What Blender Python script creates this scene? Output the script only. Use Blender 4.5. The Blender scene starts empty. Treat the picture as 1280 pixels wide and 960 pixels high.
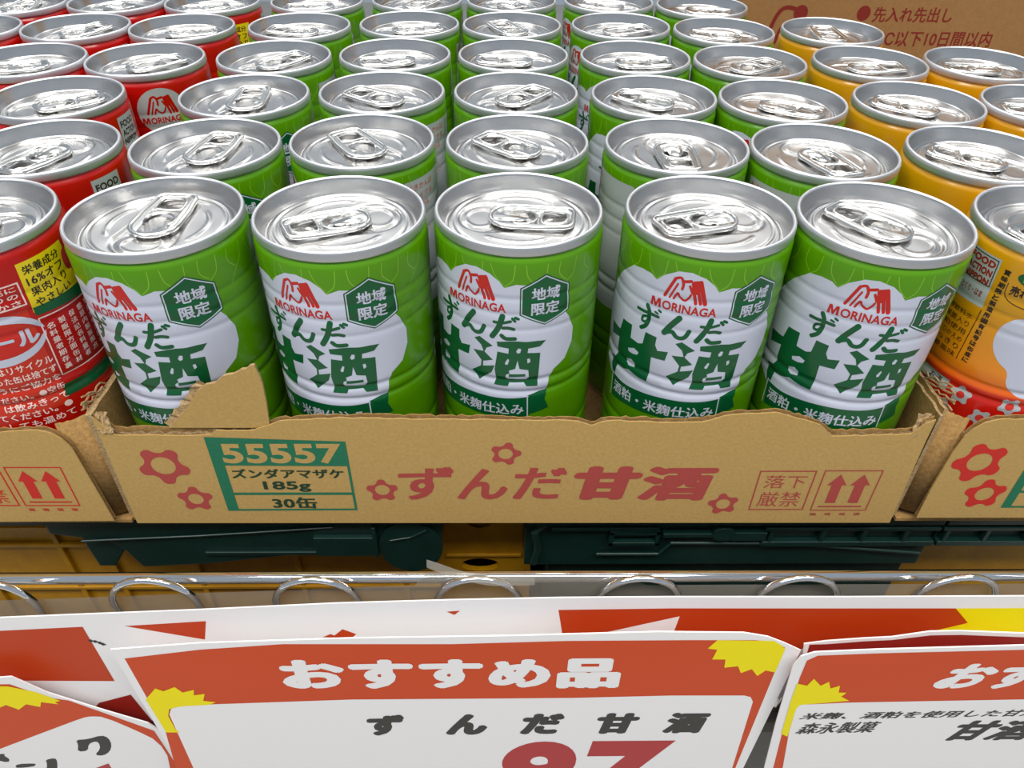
import bpy, bmesh, math, random
from mathutils import Vector, Matrix
random.seed(7)
PI = math.pi
scene = bpy.context.scene
COL = scene.collection
Z0 = 0.90                      # height of the can rims above the store floor (m); millimetres elsewhere

# ---------------------------------------------------------------- camera, light, exposure
F_PX, PITCH, ROLL, YAW, CAM_H = 948.53, math.radians(39.164), math.radians(-0.9707), math.radians(1.4144), 0.10374
def view_ray(u, v):
    c, s = math.cos(ROLL), math.sin(ROLL); u, v = c*u + s*v, -s*u + c*v
    c, s = math.cos(PITCH), math.sin(PITCH); y, z, x = c + v*s, -s + v*c, u
    c, s = math.cos(YAW), math.sin(YAW)
    return Vector((c*x + s*y, -s*x + c*y, z))
fwd = view_ray(0, 0).normalized()
right = (view_ray(1, 0) - view_ray(0, 0)).normalized()
up = right.cross(fwd)
cam_data = bpy.data.cameras.new('camera'); cam = bpy.data.objects.new('camera', cam_data); COL.objects.link(cam)
m = Matrix((right, up, -fwd)).transposed().to_4x4(); m.translation = Vector((0, 0, Z0 + CAM_H)); cam.matrix_world = m
cam_data.sensor_fit = 'HORIZONTAL'; cam_data.sensor_width = 36; cam_data.lens = 36*F_PX/1280; cam_data.clip_start = 0.01
scene.camera = cam
w = bpy.data.worlds.new('store_air'); scene.world = w; w.use_nodes = True
bg = w.node_tree.nodes['Background']; bg.inputs[0].default_value = (0.72, 0.85, 1.0, 1); bg.inputs[1].default_value = 0.38
def area(name, loc, size, power, color, target):
    d = bpy.data.lights.new(name, 'AREA'); d.shape = 'RECTANGLE'; d.size, d.size_y = size; d.energy = power; d.color = color
    o = bpy.data.objects.new(name, d); COL.objects.link(o); o.location = loc
    o.rotation_euler = (Vector(target) - Vector(loc)).to_track_quat('-Z', 'Y').to_euler()
area('ceiling_tube_light_front', (-0.2, -0.7, 2.75), (3.4, 0.50), 78, (1.0, 0.97, 0.93), (-0.2, -0.5, 0))
area('ceiling_tube_light_middle', (0.1, 1.1, 2.75), (3.4, 0.5), 44, (1.0, 0.98, 0.96), (0.1, 1.1, 0))
area('ceiling_tube_light_far', (0.0, 2.9, 2.75), (4.0, 0.9), 26, (1.0, 0.99, 0.98), (0.0, 2.9, 0))
scene.view_settings.view_transform = 'Standard'; scene.view_settings.look = 'None'
scene.view_settings.gamma = 1.0; scene.view_settings.use_curve_mapping = False
scene.view_settings.exposure = 0.0

# ---------------------------------------------------------------- materials
def lin(c):
    return tuple((x/255/12.92 if x <= 10 else ((x/255+0.055)/1.055)**2.4) for x in c) + (1,)
MATS = {}
def mat(name, rgb, rough=0.5, metal=0.0, coat=0.0, spec=0.5, noise=None, bump=None):
    if name in MATS: return MATS[name]
    mt = bpy.data.materials.new(name); mt.use_nodes = True; nt = mt.node_tree
    b = nt.nodes['Principled BSDF']
    b.inputs['Base Color'].default_value = lin(rgb); b.inputs['Roughness'].default_value = rough
    b.inputs['Metallic'].default_value = metal; b.inputs['Coat Weight'].default_value = coat
    b.inputs['Coat Roughness'].default_value = 0.08; b.inputs['Specular IOR Level'].default_value = spec
    if noise or bump: tc = nt.nodes.new('ShaderNodeTexCoord')
    if noise:                                           # (scale, second colour)
        n = nt.nodes.new('ShaderNodeTexNoise'); n.inputs['Scale'].default_value = noise[0]; n.inputs['Detail'].default_value = 6
        n.inputs['Roughness'].default_value = 0.75
        r = nt.nodes.new('ShaderNodeValToRGB'); r.color_ramp.elements[0].position = 0.35; r.color_ramp.elements[1].position = 0.65
        r.color_ramp.elements[0].color = lin(noise[1]); r.color_ramp.elements[1].color = lin(rgb)
        nt.links.new(tc.outputs['Object'], n.inputs['Vector']); nt.links.new(n.outputs['Fac'], r.inputs['Fac'])
        nt.links.new(r.outputs['Color'], b.inputs['Base Color'])
    if bump:                                            # (scale, distance)
        n2 = nt.nodes.new('ShaderNodeTexNoise'); n2.inputs['Scale'].default_value = bump[0]; n2.inputs['Detail'].default_value = 4
        bp = nt.nodes.new('ShaderNodeBump'); bp.inputs['Strength'].default_value = 1; bp.inputs['Distance'].default_value = bump[1]
        nt.links.new(tc.outputs['Object'], n2.inputs['Vector']); nt.links.new(n2.outputs['Fac'], bp.inputs['Height'])
        nt.links.new(bp.outputs['Normal'], b.inputs['Normal'])
    MATS[name] = mt; return mt
INK = dict(rough=0.30, coat=0.25, spec=0.4)
M_GREEN = mat('green_can_paint', (82, 142, 0), **INK)
M_POD = mat('pale_green_ink', (126, 180, 40), **INK)
M_WHITE = mat('white_can_ink', (196, 200, 216), **INK)
M_DKGREEN = mat('dark_green_ink', (2, 84, 44), **INK)
M_REDINK = mat('red_logo_ink', (188, 30, 22), **INK)
M_RED = mat('red_can_paint', (180, 10, 3), **INK)
M_REDOR = mat('orange_red_ink', (196, 44, 20), **INK)
M_CYEL = mat('yellow_can_ink', (232, 208, 20), **INK)
M_PINKW = mat('pale_pink_ink', (240, 212, 204), **INK)
M_BLACK = mat('black_can_ink', (40, 30, 20), **INK)
M_GREYP = mat('grey_can_ink', (170, 176, 176), **INK)
M_STEEL = mat('lid_steel', (214, 213, 212), rough=0.24, metal=1.0)
M_RIM = mat('rim_steel', (220, 221, 224), rough=0.46, metal=1.0)
M_TAB = mat('tab_steel', (222, 222, 220), rough=0.22, metal=1.0)
M_CHROME = mat('chrome', (244, 244, 246), rough=0.11, metal=1.0)
M_CARD = mat('cardboard_kraft', (194, 160, 98), rough=0.85, spec=0.2, noise=(900, (180, 146, 86)), bump=(1500, 0.00004))
M_CARDIN = mat('cardboard_inner_ply', (172, 136, 84), rough=0.9, spec=0.15, noise=(700, (140, 106, 62)), bump=(900, 0.0001))
M_TORN = mat('torn_cardboard_fibre', (196, 170, 128), rough=0.95, spec=0.1, noise=(1200, (150, 120, 80)), bump=(1200, 0.0003))
M_BOXRED = mat('red_box_ink', (178, 76, 72), rough=0.85, spec=0.2, noise=(1300, (168, 74, 66)))
M_BOXRED2 = mat('bright_red_box_ink', (200, 52, 44), rough=0.85, spec=0.2)
M_BOXGRN = mat('green_box_ink', (38, 108, 78), rough=0.85, spec=0.2, noise=(1300, (46, 120, 88)))
M_BOXDK = mat('dark_green_box_ink', (40, 66, 46), rough=0.85, spec=0.2)
M_CRATE = mat('dark_green_crate_plastic', (9, 42, 37), rough=0.38, noise=(90, (6, 34, 30)))
M_YCRATE = mat('yellow_crate_plastic', (178, 130, 4), rough=0.4, noise=(60, (158, 108, 3)))
M_PAPER = mat('white_sign_paper', (242, 240, 240), rough=0.45, spec=0.4)
M_SORANGE = mat('orange_sign_ink', (206, 72, 26), rough=0.45, spec=.3)
M_SOR2 = mat('vermilion_strip_ink', (192, 58, 4), rough=0.4, spec=.3)
M_SDARK = mat('dark_red_sign_ink', (150, 26, 12), rough=0.35)
M_SYEL = mat('yellow_sign_ink', (246, 228, 0), rough=0.5, spec=.25)
M_SBLACK = mat('black_sign_ink', (44, 44, 42), rough=0.45)
M_SRED = mat('crimson_sign_ink', (176, 32, 40), rough=0.4)
M_DECK = mat('painted_shelf_board', (120, 116, 108), rough=0.6, noise=(30, (110, 104, 98)))
M_FLOOR = mat('store_floor_vinyl', (176, 172, 164), rough=0.4, noise=(4, (164, 160, 152)))
def yellow_can_material():
    mt = bpy.data.materials.new('yellow_can_paint'); mt.use_nodes = True; nt = mt.node_tree; b = nt.nodes['Principled BSDF']
    b.inputs['Roughness'].default_value = 0.3; b.inputs['Coat Weight'].default_value = 0.35; b.inputs['Coat Roughness'].default_value = 0.08
    tc = nt.nodes.new('ShaderNodeTexCoord'); sp = nt.nodes.new('ShaderNodeSeparateXYZ'); mr = nt.nodes.new('ShaderNodeMapRange')
    mr.inputs['From Min'].default_value = 0.0; mr.inputs['From Max'].default_value = 0.1048
    r = nt.nodes.new('ShaderNodeValToRGB'); e = r.color_ramp.elements
    e[0].position = 0.47; e[0].color = lin((196, 20, 8)); e[1].position = 0.80; e[1].color = lin((204, 146, 4))
    for p, c in ((0.525, (204, 34, 8)), (0.53, (228, 92, 14)), (0.60, (236, 140, 16))):
        x = e.new(p); x.color = lin(c)
    nt.links.new(tc.outputs['Object'], sp.inputs[0]); nt.links.new(sp.outputs['Z'], mr.inputs['Value'])
    nt.links.new(mr.outputs[0], r.inputs['Fac']); nt.links.new(r.outputs['Color'], b.inputs['Base Color'])
    return mt
M_YELLOW = yellow_can_material()
def film_material():
    mt = bpy.data.materials.new('clear_vinyl_film'); mt.use_nodes = True; nt = mt.node_tree; nt.nodes.clear()
    out = nt.nodes.new('ShaderNodeOutputMaterial'); tr = nt.nodes.new('ShaderNodeBsdfTransparent'); tr.inputs[0].default_value = (.96, .96, .95, 1)
    df = nt.nodes.new('ShaderNodeBsdfDiffuse'); df.inputs[0].default_value = lin((170, 166, 156))
    gl = nt.nodes.new('ShaderNodeBsdfGlossy'); gl.inputs['Roughness'].default_value = 0.12
    m1 = nt.nodes.new('ShaderNodeMixShader'); m1.inputs[0].default_value = 0.42
    fr = nt.nodes.new('ShaderNodeFresnel'); fr.inputs[0].default_value = 1.12
    m2 = nt.nodes.new('ShaderNodeMixShader')
    nt.links.new(tr.outputs[0], m1.inputs[1]); nt.links.new(df.outputs[0], m1.inputs[2])
    nt.links.new(fr.outputs[0], m2.inputs[0]); nt.links.new(m1.outputs[0], m2.inputs[1]); nt.links.new(gl.outputs[0], m2.inputs[2])
    nt.links.new(m2.outputs[0], out.inputs[0]); return mt
M_FILM = film_material()

# ---------------------------------------------------------------- object helpers (coordinates in millimetres)
S = 0.001
def W(x, y, z): return Vector((x*S, y*S, z*S + Z0))
def tag(o, label=None, cat=None, group=None, kind=None):
    if label: o['label'] = label
    if cat: o['category'] = cat
    if group: o['group'] = group
    if kind: o['kind'] = kind
    return o
def thing(name, label, cat, loc, group=None, rz=0):
    o = bpy.data.objects.new(name, None); o.empty_display_size = 0.02; COL.objects.link(o); o.location = loc; o.rotation_euler = (0, 0, rz)
    return tag(o, label, cat, group)
def link_mesh(name, me, parent=None, loc=None):
    o = bpy.data.objects.new(name, me); COL.objects.link(o)
    if parent: o.parent = parent
    if loc is not None: o.location = loc
    return o
def mesh_from(name, verts, faces, mats, idx=None, smooth=True):
    me = bpy.data.meshes.new(name); me.from_pydata([tuple(v) for v in verts], [], faces)
    for mt in mats: me.materials.append(mt)
    if idx: me.polygons.foreach_set('material_index', idx)
    me.polygons.foreach_set('use_smooth', [smooth]*len(me.polygons)); me.update(); return me
class MB:
    """collects geometry (mm) with materials into one mesh"""
    def __init__(s): s.v = []; s.f = []; s.i = []; s.m = []
    def add(s, verts, faces, mt):
        if mt not in s.m: s.m.append(mt)
        k = s.m.index(mt); n = len(s.v); s.v += [tuple(v) for v in verts]; s.f += [tuple(a+n for a in f) for f in faces]; s.i += [k]*len(faces)
    def box(s, x0, x1, y0, y1, z0, z1, mt):
        v = [(x, y, z) for x in (x0, x1) for y in (y0, y1) for z in (z0, z1)]
        s.add(v, [(0,1,3,2),(4,6,7,5),(0,4,5,1),(2,3,7,6),(0,2,6,4),(1,5,7,3)], mt)
    def prism(s, pts, y0, y1, mt):          # pts (x,z) outline, extruded in y
        fl = fill2d([pts]); n = len(fl[0])
        s.add([(x, y0, z) for x, z in fl[0]] + [(x, y1, z) for x, z in fl[0]], [f for f in fl[1]] + [tuple(a+n for a in reversed(f)) for f in fl[1]], mt)
        k = len(pts)
        s.add([(x, y0, z) for x, z in pts] + [(x, y1, z) for x, z in pts], [(i, (i+1) % k, (i+1) % k + k, i+k) for i in range(k)], mt)
    def tube(s, pts, r, mt, n=10, closed=False):
        P = [Vector(p) for p in pts]; m_ = len(P); vs = []; ref = Vector((0.13, 0.21, 0.97))
        for i, p in enumerate(P):
            a = P[(i-1) % m_] if (closed or i > 0) else p; b = P[(i+1) % m_] if (closed or i < m_-1) else p
            t = (b-a).normalized(); u = t.cross(ref)
            if u.length < 0.05: u = t.cross(Vector((1, 0, 0)))
            u.normalize(); v = t.cross(u)
            for k in range(n): vs.append(p + r*(math.cos(2*PI*k/n)*u + math.sin(2*PI*k/n)*v))
        fs = []
        for i in range(m_ if closed else m_-1):
            j = (i+1) % m_
            for k in range(n): fs.append((i*n+k, i*n+(k+1) % n, j*n+(k+1) % n, j*n+k))
        if not closed: fs += [tuple(range(n))[::-1], tuple((m_-1)*n+k for k in range(n))]
        s.add(vs, fs, mt)
    def build(s, name, parent=None, loc=None, smooth=False, bevel=0, origin=(0, 0, 0)):
        me = mesh_from(name, [((x-origin[0])*S, (y-origin[1])*S, (z-origin[2])*S) for x, y, z in s.v], s.f, s.m, s.i, smooth)
        bm = bmesh.new(); bm.from_mesh(me)
        bmesh.ops.remove_doubles(bm, verts=bm.verts, dist=1e-7); bmesh.ops.recalc_face_normals(bm, faces=bm.faces) if not getattr(s, 'keep', False) else None
        bm.to_mesh(me); bm.free()
        o = link_mesh(name, me, parent, loc)
        if bevel:
            b = o.modifiers.new('bevel', 'BEVEL'); b.width = bevel*S; b.segments = 2; b.limit_method = 'ANGLE'; b.angle_limit = 0.7
        return o
def curve_mesh(obj):
    COL.objects.link(obj); bpy.context.view_layer.update()
    me = bpy.data.meshes.new_from_object(obj.evaluated_get(bpy.context.evaluated_depsgraph_get()))
    v = [(a.co.x, a.co.y) for a in me.vertices]; f = [tuple(p.vertices) for p in me.polygons]
    d = obj.data; bpy.data.objects.remove(obj); bpy.data.curves.remove(d); bpy.data.meshes.remove(me)
    return v, f
def fill2d(loops):
    """flat fill of outlines (further loops inside the first are holes)"""
    c = bpy.data.curves.new('fill', 'CURVE'); c.dimensions = '2D'; c.fill_mode = 'BOTH'
    for lp in loops:
        sp = c.splines.new('POLY'); sp.points.add(len(lp)-1); sp.use_cyclic_u = True
        for i, (x, y) in enumerate(lp): sp.points[i].co = (x, y, 0, 1)
    return curve_mesh(bpy.data.objects.new('fill', c))
def smooth_loop(pts, n=2):
    for _ in range(n):
        q = []
        for i in range(len(pts)):
            a, b = pts[i], pts[(i+1) % len(pts)]
            q += [(a[0]*.75+b[0]*.25, a[1]*.75+b[1]*.25), (a[0]*.25+b[0]*.75, a[1]*.25+b[1]*.75)]
        pts = q
    return pts
TC = {}
def text2d(body, bold):
    """glyph outlines; a heavier weight comes from finely stacked, shifted copies of the light one"""
    if (body, bold) in TC: return TC[(body, bold)]
    c = bpy.data.curves.new('t', 'FONT'); c.body = body; latin = body.isascii() and bold < .1; c.offset = bold if latin else 0; c.resolution_u = 7 if latin else 3; c.space_character = 1.0 + bold*1.5
    v, f = curve_mesh(bpy.data.objects.new('t', c)); d = bold; V, F = [], []
    if latin or d <= .012: sh = [(0, 0)]
    elif d < .035: sh = [(-d, -d*.6), (d, -d*.6), (-d, d*.6), (d, d*.6)]
    else: sh = [(d*math.cos(a)*k, d*math.sin(a)*.8*k) for a in [PI*j/5 for j in range(10)] for k in (1,)] + [(0, 0)]
    for i, (dx, dz) in enumerate(sh):
        n = len(V); V += [(x+dx, y+dz, i*0.0022) for x, y in v]; F += [tuple(a+n for a in q) for q in f]
    TC[(body, bold)] = (V, F); return TC[(body, bold)]
def text_in(body, x0, y0, x1, y1, bold=0.02, shear=0.0, rise=0.0, rot=0):
    """text fitted exactly into a box; shear slants it, rise lifts its right end"""
    v, f = text2d(body, bold)
    v = [(x+shear*y, y, e) for x, y, e in v]
    a, b = min(p[0] for p in v), max(p[0] for p in v); c, d = min(p[1] for p in v), max(p[1] for p in v)
    v = [(x0+(x-a)/(b-a)*(x1-x0), y0+(y-c)/(d-c)*(y1-y0)+rise*((x-a)/(b-a)-.5), e) for x, y, e in v]
    return v, f
def stroke2d(pts, w, taper=False):
    """a flat brush stroke with round ends"""
    if len(pts) > 2:
        P = [Vector(p) for p in pts]; q = []
        for i in range(len(P)-1):
            p0, p1, p2, p3 = P[max(i-1, 0)], P[i], P[i+1], P[min(i+2, len(P)-1)]
            for k in range(4):
                t = k/4; q.append(0.5*((2*p1)+(p2-p0)*t+(2*p0-5*p1+4*p2-p3)*t*t+(3*p1-p0-3*p2+p3)*t**3))
        P = q+[P[-1]]
    else: P = [Vector(p) for p in pts]
    L, R = [], []; n = len(P); cap1, cap2 = [], []
    for i in range(n):
        t = (P[min(i+1, n-1)]-P[max(i-1, 0)]).normalized(); nn = Vector((-t.y, t.x)); ww = w/2*(1 - (0.6*i/(n-1) if taper else 0))
        L.append(P[i]+nn*ww); R.append(P[i]-nn*ww)
        if i == 0: cap1 = [P[0]+ww*(math.cos(a)*nn-math.sin(a)*t) for a in [PI*k/6 for k in range(1, 6)]]
        if i == n-1: cap2 = [P[i]+ww*(-math.cos(a)*nn+math.sin(a)*t) for a in [PI*k/6 for k in range(1, 6)]]
    v = L+R; f = [(i, i+1, n+i+1, n+i) for i in range(n-1)]
    k = len(v); v += cap1; f.append((0,)+tuple(k+i for i in range(5))+(n,))
    k = len(v); v += cap2; f.append((2*n-1,)+tuple(k+i for i in range(5))+(n-1,))
    return [tuple(p) for p in v], f
def ellipse(cx, cy, a, b=None, n=28):
    b = b or a; return [(cx+a*math.cos(2*PI*k/n), cy+b*math.sin(2*PI*k/n)) for k in range(n)]
def flower(cx, cy, r, rot=0.3, n=50):
    k_ = lambda t: r*(0.84+0.16*math.tanh(1.6*math.cos(5*t)))
    return [(cx+k_(t)*math.cos(t+rot), cy+k_(t)*math.sin(t+rot)) for t in [2*PI*k/n for k in range(n)]]
def ring(outer, inner): return fill2d([outer, inner])
def rect(x0, y0, x1, y1): return [(x0, y0), (x1, y0), (x1, y1), (x0, y1)]
def frame(pts, w):
    """outline band of width w inside a convex polygon"""
    cx = sum(p[0] for p in pts)/len(pts); cy = sum(p[1] for p in pts)/len(pts); inn = []
    for i in range(len(pts)):
        a, b, c = Vector(pts[i-1]), Vector(pts[i]), Vector(pts[(i+1) % len(pts)])
        n1 = Vector((-(b-a).y, (b-a).x)).normalized(); n2 = Vector((-(c-b).y, (c-b).x)).normalized()
        if n1.dot(Vector((cx, cy))-b) < 0: n1 = -n1
        if n2.dot(Vector((cx, cy))-b) < 0: n2 = -n2
        d = (n1+n2); d = d/(d.length_squared/2); inn.append(tuple(b+d*w))
    return fill2d([pts, inn])
# the printed-on angel-wing company mark, 甘酒 lettering and other traced artwork (s along the can wall, z below the rim; mm)
ART = {
 'kan': [[(-43.0,-38.7),(-36.4,-38.0),(-35.3,-33.3),(-30.5,-32.9),(-30.4,-37.8),(-26.8,-38.0),(-25.2,-37.2),(-24.7,-32.5),(-20.6,-32.7),(-20.7,-35.7),(-19.7,-37.5),(-16.2,-36.7),(-16.8,-40.3),(-21.4,-40.7),(-21.3,-45.8),(-21.8,-50.9),(-25.2,-50.8),(-29.6,-50.1),(-33.4,-52.1),(-38.3,-52.7),(-36.5,-47.9),(-36.3,-41.1),(-41.9,-42.9)],[(-30.9,-42.1),(-28.3,-40.7),(-26.2,-41.3),(-26.6,-42.5),(-28.4,-43.1),(-30.5,-43.2)],[(-31.1,-46.4),(-28.8,-45.4),(-27.2,-46.2),(-27.3,-48.1),(-29.6,-48.6),(-31.0,-48.0)]],
 'water': [[(-14.4,-33.0),(-12.5,-31.9),(-8.1,-34.4),(-10.2,-35.6),(-10.9,-37.3),(-8.1,-39.8),(-11.4,-41.1),(-11.5,-43.0),(-7.5,-41.9),(-8.5,-44.7),(-12.8,-48.9),(-15.6,-46.0),(-12.2,-43.2),(-12.0,-40.9),(-14.9,-37.6),(-11.2,-37.2),(-12.0,-35.0)]],
 'tori': [[(-6.8,-32.6),(-2.8,-32.0),(-0.4,-31.9),(2.5,-32.2),(5.3,-32.1),(8.7,-32.3),(6.9,-34.3),(3.1,-34.7),(2.9,-36.4),(7.0,-36.8),(6.8,-42.2),(6.5,-49.9),(2.9,-49.6),(2.0,-48.1),(-2.7,-48.2),(-3.2,-49.6),(-7.7,-49.5),(-7.0,-46.9),(-7.5,-43.3),(-6.6,-36.3),(-3.1,-36.7),(-3.0,-34.7),(-6.6,-34.3)],[(-0.7,-35.7),(0.0,-34.5),(0.9,-34.8),(0.6,-36.3),(-0.3,-36.5)],[(-4.2,-40.4),(-3.3,-38.7),(-2.8,-39.1),(-3.3,-41.0),(-4.0,-41.1)],[(2.8,-38.7),(3.7,-38.5),(3.9,-39.9),(3.0,-40.5)],[(-0.2,-39.2),(0.5,-42.5),(3.3,-43.1),(3.6,-45.9),(2.8,-47.0),(-3.4,-46.8),(-4.0,-46.0),(-3.8,-45.0),(-2.7,-44.4),(-2.9,-43.3),(-0.9,-42.5)]],
 'bar': [[(-2.9,-44.7),(2.4,-44.6),(2.4,-45.6),(-2.9,-45.8)]],
 'zunda': [([(-28.9,-25.5),(-26.6,-25.5),(-24.1,-25.3),(-21.2,-25.4)],0.63),([(-25.5,-23.0),(-24.4,-24.8),(-24.4,-28.1),(-25.1,-30.2),(-26.7,-31.7)],0.8),([(-24.8,-26.6),(-26.6,-27.5),(-26.7,-29.0),(-25.3,-28.9),(-24.5,-27.5)],0.52),([(-22.4,-24.0),(-21.5,-24.3)],0.4),([(-21.4,-23.1),(-20.6,-23.4)],0.4),([(-14.6,-23.7),(-16.6,-26.6),(-18.5,-30.0)],1.09),([(-18.5,-30.0),(-16.2,-29.0),(-14.6,-30.4),(-13.1,-30.6),(-11.9,-29.8),(-11.0,-27.7)],0.8),([(-7.7,-25.4),(-5.3,-25.5),(-2.6,-24.7)],0.57),([(-5.1,-23.2),(-6.3,-27.3),(-8.3,-30.8)],1.03),([(-4.9,-27.4),(-3.3,-27.2),(-1.6,-27.6)],0.69),([(-5.3,-30.1),(-4.0,-31.1),(-1.2,-31.0)],0.8),([(-2.0,-23.7),(-1.2,-24.6)],0.52),([(-1.1,-23.4),(-0.2,-23.8)],0.52)],
 'wing': [([(-20.3,-17.2),(-17.7,-10.6)],0.72),([(-18.7,-17.4),(-16.8,-12.2)],0.46),([(-17.4,-17.4),(-16.4,-15.2),(-15.7,-16.3),(-14.1,-17.3),(-13.0,-16.2),(-12.5,-15.0)],0.52),([(-17.7,-10.6),(-16.1,-10.0),(-15.2,-11.8),(-15.3,-13.6)],0.63),([(-15.4,-11.1),(-13.1,-10.5)],0.74),([(-11.7,-14.1),(-10.7,-17.7)],0.72),([(-10.6,-13.3),(-9.3,-17.6)],0.72),([(-10.3,-10.4),(-8.0,-17.5)],0.97),([(-13.2,-12.2),(-12.2,-14.2)],0.57)],
 'wingsolid': [[(-13.1,-10.5),(-10.4,-9.8),(-9.8,-11.0),(-9.8,-13.4),(-11.1,-14.9),(-12.7,-14.6),(-12.4,-13.0)]],
 'hex': [[(7.8,-8.8),(15.9,-13.6),(16.5,-23.2),(8.0,-26.5),(0.1,-22.6),(0.1,-13.1)]],
 'cloudL': [(-37.5,-58.3),(-44.6,-53.8),(-50.1,-38.6),(-44.5,-24.1),(-38.8,-17.3),(-33.2,-12.6),(-29.2,-11.8),(-25.7,-11.9),(-23.6,-13.1),(-21.1,-10.5),(-17.1,-8.1),(-13.2,-7.7),(-9.0,-9.0),(-6.2,-11.1),(-4.6,-13.2),(-2.4,-12.4),(1.2,-12.2)],
 'cloudR': [(-5.6,-11.9),(-1.5,-11.6),(2.1,-12.0),(7.7,-15.0),(16.5,-25.6),(18.7,-30.7),(18.6,-36.0),(16.1,-41.6),(11.9,-44.5),(10.6,-47.5),(9.8,-52.1),(4.9,-52.9)],
 'banner': [(-37.4,-56.9),(-30.8,-56.8),(-23.4,-55.5),(-15.5,-54.7),(-8.3,-54.7),(-2.8,-54.9),(3.5,-53.9)],
}
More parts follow.
